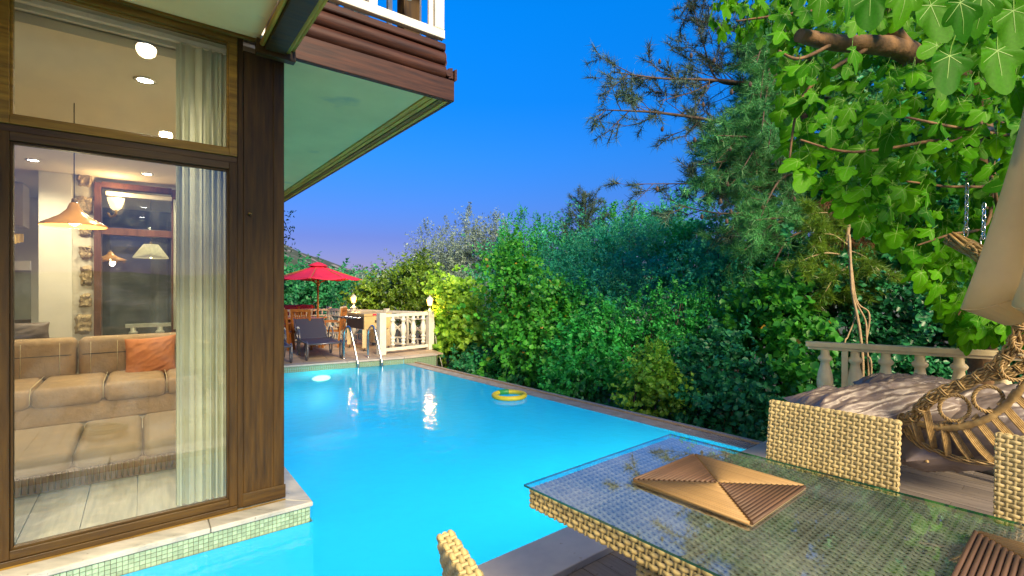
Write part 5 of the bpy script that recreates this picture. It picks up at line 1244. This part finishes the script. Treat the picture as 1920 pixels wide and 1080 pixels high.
# ---- pine needles
def tufts(cs, ds, r=.13, k=26, mi=0):
    cs = np.array(cs); ds = unit(np.array(ds)); n = len(cs)
    dirs = unit(rng.normal(size=(n,k,3))*.8+ds[:,None,:]*.7); t = rng.uniform(-.5,.1,(n,k,1))*r*1.2
    pos = cs[:,None,:]+ds[:,None,:]*t; pos = pos.reshape(-1,3); ax = dirs.reshape(-1,3); nm = unit(rng.normal(size=(n*k,3)))
    ln = r*rng.uniform(.7,1.15,n*k); T = (np.array([(0,-.5,0),(1,0,0),(0,.5,0)]), [(0,1,2)])
    return (*leaf_arrays(pos, ax, nm, ln, np.full(n*k, .0075*r/.13), T), mi)
def pine_limb(m, pts, r0, cs, ds, sub=9, subL=.9, lvl=0, rnd=random, tp=.75):
    sp_ = spline(pts, 8); n = len(sp_); m.tube(sp_, [max(r0*(1-.85*i/n), .004) for i in range(n)], 6)
    cs.append(sp_[-1]); ds.append((sp_[-1]-sp_[-2]).normalized())
    for k in range(sub):
        f = .15+.83*(k+rnd.random()*.6)/sub; i = min(int(f*(n-1)), n-2); p = sp_[i]; tdir = (sp_[i+1]-sp_[i]).normalized()
        sd = tdir.cross(Vector((rnd.uniform(-1,1),rnd.uniform(-1,1),rnd.uniform(-.5,1)))).normalized()
        dd = (tdir*.8+sd*.75+Z*.10).normalized(); L = subL*(1-.55*f)*rnd.uniform(.6,1.2); e = p+dd*L+Z*.05*L
        mid = p.lerp(e,.5)+Vector((rnd.uniform(-.05,.05),rnd.uniform(-.05,.05),-.04*L)); tw = spline([p,mid,e],4)
        m.tube(tw, [max(r0*.25*(1-.8*j/len(tw)), .003) for j in range(len(tw))], 4)
        for q in range(2, len(tw)):
            if rnd.random() < tp: cs.append(tw[q]); ds.append((tw[q]-tw[q-1]).normalized())
        for _ in range(3 if L > .35 else 1):
            j = rnd.randint(3, len(tw)-1); b = tw[j]; d3 = (dd+Vector((rnd.uniform(-1,1),rnd.uniform(-1,1),rnd.uniform(-.6,.8)))*.8).normalized(); e3 = b+d3*L*.42
            m.tube([b, b.lerp(e3,.5), e3], [.005,.004,.003], 4); cs.append(e3); ds.append(d3); cs.append(b.lerp(e3,.6)); ds.append(d3)
PT = W(1540,600,9.2); PT.z = GZ; ptop = W(1500,-260,8.8)
t = root('pine_tree', PT, 0, 'large pine reaching long needle boughs over the pool from the right', 'tree', None)
trunk = spline([PT, W(1545,420,9.1), W(1500,200,9.0), W(1470,20,8.9), ptop], 8)
m = MB(); m.tube(trunk, [.17*(1-.75*i/len(trunk)) for i in range(len(trunk))], 10); m.build('trunk', M_bark, t)
cs, ds = [], []; m = MB()
for pts, r, sub, sl_ in (
    ([(1480,180,8.9),(1405,158,8.3),(1330,150,7.8),(1240,147,7.4),(1150,135,7.0)], .05, 16, 1.0),
    ([(1480,260,8.9),(1345,228,8.0),(1240,212,7.4),(1180,208,7.1),(1127,206,6.9)], .045, 15, .85),
    ([(1405,160,8.3),(1350,150,8.0),(1300,172,7.7),(1235,190,7.4)], .03, 10, .7),
    ([(1400,158,8.3),(1345,150,8.1),(1318,80,7.9),(1300,10,7.8)], .03, 12, .8),
    ([(1470,60,8.9),(1400,20,8.5),(1340,-20,8.2),(1290,10,8.0)], .04, 12, .8),
    ([(1510,330,9.0),(1440,297,8.6),(1370,275,8.2),(1310,250,7.9)], .04, 12, .9),
    ([(1520,400,9.0),(1400,350,8.4),(1300,345,8.0),(1190,345,7.6)], .035, 14, .8),
    ([(1530,430,9.0),(1440,400,8.4),(1350,400,8.0),(1270,385,7.8)], .035, 13, .9),
    ([(1480,120,8.9),(1430,90,8.4),(1380,60,8.1),(1330,40,7.8)], .035, 11, .8)):
    pine_limb(m, [W(*p) for p in pts], r*.75, cs, ds, sub, sl_*1.15, tp=.22)
m.build('bough', M_bark, t); nA = len(cs)
o = np_mesh('needles', [tufts(cs, ds, .155, 24)], [G_pine_shade], t, PT); o['kind'] = 'stuff'
cs, ds = [], []; m = MB()
rnd = random.Random(11)
for k in range(64):
    f = rnd.random(); u0 = 1545-60*f; v0 = 470-420*f
    dv = rnd.uniform(-60,110); L = rnd.uniform(70,150) if v0 < 210 else rnd.uniform(120,240); dd_ = rnd.uniform(-1.6,.3); sgn = -1 if rnd.random() < .72 else 1
    A = W(u0, v0, 9.0); B = W(u0+sgn*L*.5, v0+dv*.2, 9.0+dd_*.5); C = W(u0+sgn*L*(.9 if v0>180 else .7), v0+dv+30, 8.8+dd_)
    pine_limb(m, [A,B,C], .03, cs, ds, 12, .68, rnd=rnd, tp=.6)
m.build('bough', M_bark, t)
o = np_mesh('needles', [tufts(cs, ds, .155, 22)], [G_pine], t, PT); o['kind'] = 'stuff'
# hanging brown clump and cones
cs2 = [W(rnd.uniform(1540,1640), rnd.uniform(380,470), rnd.uniform(7.2,7.8)) for _ in range(70)]; ds2 = [Vector((rnd.uniform(-.5,.5),rnd.uniform(-.5,.5),-1)) for _ in cs2]
o = np_mesh('dry_needles', [tufts(cs2, ds2, .16, 26)], [G_brown], t, PT); o['kind'] = 'stuff'
for k in range(26):
    p = W(rnd.uniform(1230,1500), rnd.uniform(100,420), rnd.uniform(7.3,8.2)); mm = MB(); mm.lathe([(.004,-.05),(.022,-.035),(.028,-.01),(.02,.02),(.006,.04)], p, 7, False); mm.build('pine_cone', M_bark, t)
# lower pine sprays near the hanging stems
PB = W(1600,600,7.6); PB.z = GZ
t = root('pine_sapling', PB, 0, 'young pine spray with hanging pale stems left of the fig', 'tree'); cs, ds = [], []; m = MB()
m.tube(spline([PB, W(1592,520,7.4), W(1588,450,7.2), W(1600,380,7.4)],5), .03, 6)
for a_, b_ in (((1590,480,7.2),(1500,490,6.8)),((1590,500,7.2),(1540,560,6.8)),((1592,470,7.2),(1660,520,6.8)),((1590,460,7.2),(1530,440,6.8)),((1592,520,7.2),(1620,570,6.9)),((1600,420,7.3),(1520,400,6.9)),((1600,400,7.3),(1670,420,7.0))):
    A = W(*a_); B = W(*b_); pine_limb(m, [A, A.lerp(B,.5)+Z*.08, B], .015, cs, ds, 8, .5, rnd=rnd)
m.build('trunk', M_vinebark, t); o = np_mesh('needles', [tufts(cs, ds, .15, 30)], [G_citrus], t, PB); o['kind'] = 'stuff'
# hanging vine stems
vt = root('hanging_vine', W(1612,860,6.3), 0, 'bundle of pale twisting vine stems hanging behind the left end of the balustrade', 'vine')
for k, (lab, pts) in enumerate((('thick pale vine stem hanging down behind the left end of the balustrade', [(1592,440,6.6),(1597,540,6.5),(1600,560,6.5),(1612,620,6.4),(1618,700,6.3),(1610,820,6.3)]),
    ('twisted middle vine stem hanging behind the balustrade', [(1594,450,6.6),(1600,550,6.5),(1622,600,6.45),(1625,640,6.4),(1628,720,6.3),(1615,860,6.3)]),
    ('right thin vine stem curling down to the balustrade rail', [(1590,452,6.6),(1605,560,6.5),(1630,590,6.45),(1622,660,6.4),(1634,690,6.3),(1622,860,6.3)]),
    ('thin vine stem swinging out to the left above the balustrade', [(1592,460,6.6),(1604,580,6.5),(1590,630,6.45),(1583,660,6.4),(1580,860,6.4)]))):
    pp = [W(*p) for p in pts]; m = MB(); m.tube(spline(pp,6), [.018,.012,.011,.010][k], 6); m.build('stem', M_vinebark, vt)
# small conifer on the skyline
cb = W(1095,520,16.5); cb.z = GZ; t = root('conifer', cb, 0, 'small feathery conifer rising above the skyline at centre', 'tree'); m = MB(); tp_ = W(1098,358,16.5); m.tube([cb, cb.lerp(tp_,.6), tp_], [.10,.06,.012], 7)
cs, ds = [], []
for k in range(34):
    f = .52+.46*k/34; p = cb.lerp(tp_, f); L = (1-f)*2.5+.28; a = k*2.4; e = p+Vector((math.cos(a)*L, math.sin(a)*L, L*.75)); tw = spline([p, p.lerp(e,.5)-Z*.05, e], 4); m.tube(tw, .012, 4)
    for q in range(2, len(tw)):
        for _ in range(3): cs.append(tw[q]+Vector((rnd.gauss(0,.08),rnd.gauss(0,.08),rnd.gauss(0,.08)))); ds.append((tw[q]-tw[q-1]).normalized()+Z*.4)
m.build('trunk', M_bark, t); o = np_mesh('needles', [tufts(cs, ds, .17, 22)], [G_pine_shade], t, cb); o['kind'] = 'stuff'

# overhanging twig beside the post
tw_base = W(540,400,8.6); m = MB(); m.tube(spline([W(520,380,8.6),W(535,420,8.6),W(545,440,8.6)],5), .006, 5)
P_ = np.array([W(random.uniform(528,552), random.uniform(395,470), 8.6) for _ in range(70)]); A_ = unit(rng.normal(size=(70,3)))
t = root('leafy_twig', tw_base, 0, 'small leafy twig hanging under the balcony beside the corner post', 'twig'); m.build('stem', M_bark, t)
o = np_mesh('leaves', [(*leaf_arrays(P_, A_, unit(rng.normal(size=(70,3))), np.full(70,.07), np.full(70,.03), T_DIA), 0)], [G_pine_shade], t, tw_base); o['kind'] = 'stuff'

# ------------------------------------------------------------------ fig tree with large lobed leaves
def fig_mat(name, c1, c2, vein):
    m, n, l, b = new_mat(name)
    g = n.new('ShaderNodeObjectInfo'); ge = n.new('ShaderNodeNewGeometry'); ad = n.new('ShaderNodeMath'); ad.operation = 'ADD'; l.new(g.outputs['Random'], ad.inputs[0]); l.new(ge.outputs['Random Per Island'], ad.inputs[1]); fr_ = n.new('ShaderNodeMath'); fr_.operation = 'FRACT'; l.new(ad.outputs[0], fr_.inputs[0])
    t = n.new('ShaderNodeTexCoord'); nz = n.new('ShaderNodeTexNoise'); nz.inputs['Scale'].default_value = 14; nz.inputs['Detail'].default_value = 5; l.new(t.outputs['Object'], nz.inputs['Vector'])
    rp = n.new('ShaderNodeValToRGB'); rp.color_ramp.elements[0].color = (*c2,1); rp.color_ramp.elements[1].color = (*c1,1); l.new(fr_.outputs[0], rp.inputs[0])
    mr = n.new('ShaderNodeMapRange'); mr.inputs[3].default_value = .7; mr.inputs[4].default_value = 1.25; l.new(nz.outputs[0], mr.inputs[0]); hs = n.new('ShaderNodeHueSaturation'); l.new(mr.outputs[0], hs.inputs['Value']); l.new(rp.outputs[0], hs.inputs['Color'])
    l.new(hs.outputs[0], b.inputs['Base Color']); b.inputs['Roughness'].default_value = .5; b.inputs['Specular IOR Level'].default_value = .1
    tr = n.new('ShaderNodeBsdfTranslucent'); h2 = n.new('ShaderNodeHueSaturation'); h2.inputs['Value'].default_value = 1.5; h2.inputs['Hue'].default_value = .48; l.new(hs.outputs[0], h2.inputs['Color']); l.new(h2.outputs[0], tr.inputs[0])
    mx = n.new('ShaderNodeMixShader'); mx.inputs[0].default_value = .4; l.new(b.outputs[0], mx.inputs[1]); l.new(tr.outputs[0], mx.inputs[2]); l.new(mx.outputs[0], n['Material Output'].inputs[0])
    return m
G_fig = fig_mat('fig_leaf_green', (.085,.30,.003), (.02,.14,.002), None)
G_vein = mat('fig_leaf_vein', (.15,.32,.03), None, .6, 20)
def fig_leaf_template(var=0):
    """unit-length leaf, base at origin, along +x; returns verts, tri/quad faces, material per face"""
    rr = random.Random(var)
    if var == 2: prof = [(-100,.10),(-150,.22),(-95,.40),(-55,.42),(-25,.62),(0,1.0)]
    bend, fold, v0_ = [(.5,.5,0),(.9,.2,0),(.2,-.7,0),(.6,1.1,0),(1.3,.4,0),(-.3,.6,0),(.7,.8,0)][var]+() if False else [(.5,.5),(1.0,.2),(.2,-.6),(.6,1.2),(1.4,.5),(-.3,.7),(.7,.9)][var]+(0,); var = var%3
    sa = [50,44,56][var]; sl = [.78,.70,.62][var]
    tips = [(-112,.34,.5),(-sa,sl,.55),(0,1.0,.6),(sa,sl,.55),(112,.34,.5)]
    pts = []
    def outline(a):
        best = .24 if var != 2 else .34
        for (ta, L, wdt) in tips:
            da = abs((a-ta+180)%360-180); wd = 33 if var == 0 else (38 if var == 1 else 50)
            best = max(best, L*(1-min(1, da/wd)**1.5*(.62 if abs(ta) < 100 else .5)) if da < wd else 0)
        return best
    n = 44; vs = [(0,0,0)]; ang = [-165+330*k/n for k in range(n+1)]
    for a in ang:
        r = outline(a)*(1+.03*math.sin(a*.9+var)); ra = math.radians(a); x = r*math.cos(ra); y = r*math.sin(ra)*.9
        z = -.28*(x*x)*bend-.30*abs(y)**1.5*fold+.06*math.sin(a*.09+bend*9); vs.append((x, y, z))
    # mid ring for curvature
    N = len(vs); 
    for a in ang:
        r = outline(a)*.5; ra = math.radians(a); x = r*math.cos(ra); y = r*math.sin(ra); da = min(abs((a-t[0]+180)%360-180) for t in tips)
        vs.append((x, y, .035*min(1,da/25)-.28*bend*x*x*.8-.30*fold*abs(y)**1.5*.8))
    fs = []; mi = []
    for k in range(n):
        fs.append((0, N+k, N+k+1)); mi.append(0); fs.append((N+k, 1+k, 2+k, N+k+1)); mi.append(0)
    for (ta, L, _) in tips:
        ra = math.radians(ta); b = len(vs); w0 = .011
        for f, z in ((0,.006),(.5,-.0),(.80,0)):
            x = L*f*math.cos(ra); y = L*f*math.sin(ra)
            zz = ((-.28*bend*x*x-.30*fold*abs(y)**1.5)*.8+.008) if f == .5 else ((-.28*bend*x*x-.30*fold*abs(y)**1.5)+.008 if f > .5 else .008)
            w = w0*(1-.8*f); vs.append((x-math.sin(ra)*w, y+math.cos(ra)*w, zz)); vs.append((x+math.sin(ra)*w, y-math.cos(ra)*w, zz))
        for q in range(2): fs.append((b+2*q+1, b+2*q+3, b+2*q+2, b+2*q)); mi.append(1)
    b = len(vs)                                              # leaf stalk
    for x, z in ((-.55,.20),(-.25,.05),(.02,.0)):
        vs += [(x,-.014,z),(x,.014,z),(x,0,z-.022)]
    for q in range(2):
        for c in range(3): fs.append((b+3*q+c, b+3*q+3+c, b+3*q+3+(c+1)%3, b+3*q+(c+1)%3)); mi.append(1)
    return vs, fs, mi
figM = []
for v_ in range(7):
    vs, fs, mi = fig_leaf_template(v_); me = bpy.data.meshes.new('fig_leaf'); me.from_pydata(vs, [], fs); me.materials.append(G_fig); me.materials.append(G_vein); me.polygons.foreach_set('material_index', mi); me.polygons.foreach_set('use_smooth', [True]*len(fs)); me.update(); figM.append((me, vs, fs, mi))
FB = Vector((5.0,5.0,GZ)); ft_ = root('fig_tree', FB, 0, 'fig tree with large lobed bright leaves filling the top right', 'tree')
m = MB(); m.tube(spline([FB, Vector((4.9,5.0,.5)), W(1830,200,4.6), W(1735,125,4.0), W(1690,92,3.7), W(1640,84,3.55), W(1565,80,3.45), W(1498,66,3.35)], 6), [.13-.085*i/42 for i in range(43)], 10)
m.tube(spline([W(1690,92,3.7), W(1672,60,3.6), W(1669,10,3.5), W(1668,-60,3.4)], 5), [.085-.05*i/15 for i in range(16)], 8); m.build('trunk', M_figbark, ft_)
m = MB()
for pts in ([(1735,125,4.0),(1800,250,3.6),(1740,265,3.2),(1600,285,3.0),(1500,262,2.9)],[(1830,200,4.6),(1860,330,3.9),(1800,350,3.4),(1700,340,3.1)],[(1830,200,4.6),(1900,250,3.6),(1800,240,3.1),(1700,220,2.8)],
            [(1860,330,3.9),(1850,420,3.8),(1780,440,3.6),(1720,460,3.5)],[(1565,80,3.45),(1500,110,3.2),(1460,95,3.1)],[(1668,-60,3.4),(1560,10,3.4),(1450,30,3.5),(1380,40,3.6)],[(1860,330,3.9),(1880,480,4.0),(1830,540,3.9),(1790,600,3.8)],[(1640,84,3.55),(1560,130,3.3),(1500,190,3.2),(1480,300,3.1)]):
    sp_ = spline([W(*p) for p in pts], 6); m.tube(sp_, [.016*(1-.65*i/len(sp_)) for i in range(len(sp_))], 6)
m.build('branch', M_figbark, ft_)
r4 = random.Random(5); leaves = []
def fig_left(v):     # left outline of the leaf mass in photo columns
    pts = [(0,1470),(60,1455),(120,1452),(260,1470),(330,1490),(400,1600),(470,1680),(560,1745),(640,1800),(700,1900)]
    for (a, x), (b, y) in zip(pts[:-1], pts[1:]):
        if a <= v <= b: return x+(y-x)*(v-a)/(b-a)
    return 1900
def add_leaf(p, axis, nm, L, kind, dark=False): leaves.append((Vector(p), Vector(axis).normalized(), Vector(nm).normalized(), L, kind))
cnt = 0
while cnt < 2100:
    v = r4.uniform(-60,640); lft = fig_left(max(0,v)); u = r4.uniform(lft, 2060); 
    if v > 560 and u < 1760: continue
    d = r4.uniform(2.9,4.3)*(1+.10*(v>400))
    if 1768 < u < 1885 and 318 < v < 505: d = r4.uniform(3.6,4.6)      # clearing round the chair's hook and chains
    if 1490 < u < 1735 and 40 < v < 118: d = r4.uniform(3.75,4.6)      # the bare limb stays in front
    p = W(u, v, d)
    ax = Vector((-.55+r4.uniform(-.5,.5), -.35+r4.uniform(-.4,.4), -.75+r4.uniform(-.35,.45)))
    nm = Vector((-.2+r4.uniform(-.9,.9), -.6+r4.uniform(-.5,.5), .55+r4.uniform(-.7,.7)))
    big = r4.random(); L = r4.uniform(.08,.125) if big < .7 else r4.uniform(.12,.16)
    add_leaf(p, ax, nm, L, r4.randint(0,6)); cnt += 1
for _ in range(95):   # darker sprays at the top centre
    u = r4.uniform(1335,1520); v = r4.uniform(-40,95)*(.55+.45*(u-1335)/185); 
    add_leaf(W(u,v,r4.uniform(3.4,4.2)), (-.4+r4.uniform(-.5,.5),-.2+r4.uniform(-.4,.4),-.8+r4.uniform(-.3,.3)), (r4.uniform(-.5,.5),.5+r4.uniform(-.4,.4),.7), r4.uniform(.09,.135), r4.randint(0,1))
for (u, v, d, L) in ((1632,-8,2.2,.17),(1540,-8,2.3,.12),(1590,-12,2.3,.13),(1745,10,2.0,.17),(1800,5,1.8,.14),(1700,-20,2.0,.15),(1780,105,2.0,.17),(1870,95,2.1,.2),(1900,20,1.9,.16),(1840,-10,1.8,.15),(1600,95,2.5,.12),(1905,170,2.3,.16)):
    add_leaf(W(u,v,d), (r4.uniform(-.25,.35),-.1,-1), (r4.uniform(-.4,.4),-.85,.35), L, 2 if L > .15 else 1)
def leafM(p, ax, nm, L):
    y = nm.cross(ax).normalized(); z = ax.cross(y).normalized(); Mx = Matrix((ax, y, z)).transposed().to_4x4(); return Matrix.Translation(p) @ Mx @ Matrix.Scale(L*1.0, 4)
leaves.sort(key=lambda q: q[0].y/q[3] if -2.5 < q[0].x/q[0].y < 1.12 else 99)
IR = Matrix.Translation(FB).inverted()
for (p, ax, nm, L, kd) in leaves[:300]:
    o = bpy.data.objects.new('leaf', figM[kd][0]); COL.objects.link(o); o.parent = ft_; o.matrix_local = IR @ leafM(p, ax, nm, L)
m = MB()
for (p, ax, nm, L, kd) in leaves[300:]:
    me, vs, fs, mi = figM[kd]; b = len(m.v); Mx = leafM(p, ax, nm, L); m.v.extend([tuple(Mx @ Vector(q)) for q in vs])
    for f, i_ in zip(fs, mi): m.f.append(tuple(b+x_ for x_ in f)); m.mi.append(i_); m.sm.append(True)
tag(m.build('leaf_mass', [G_fig, G_vein], ft_), kind='stuff')
print('leaf tris', LEAF_TRIS, 'objects', len(bpy.data.objects))
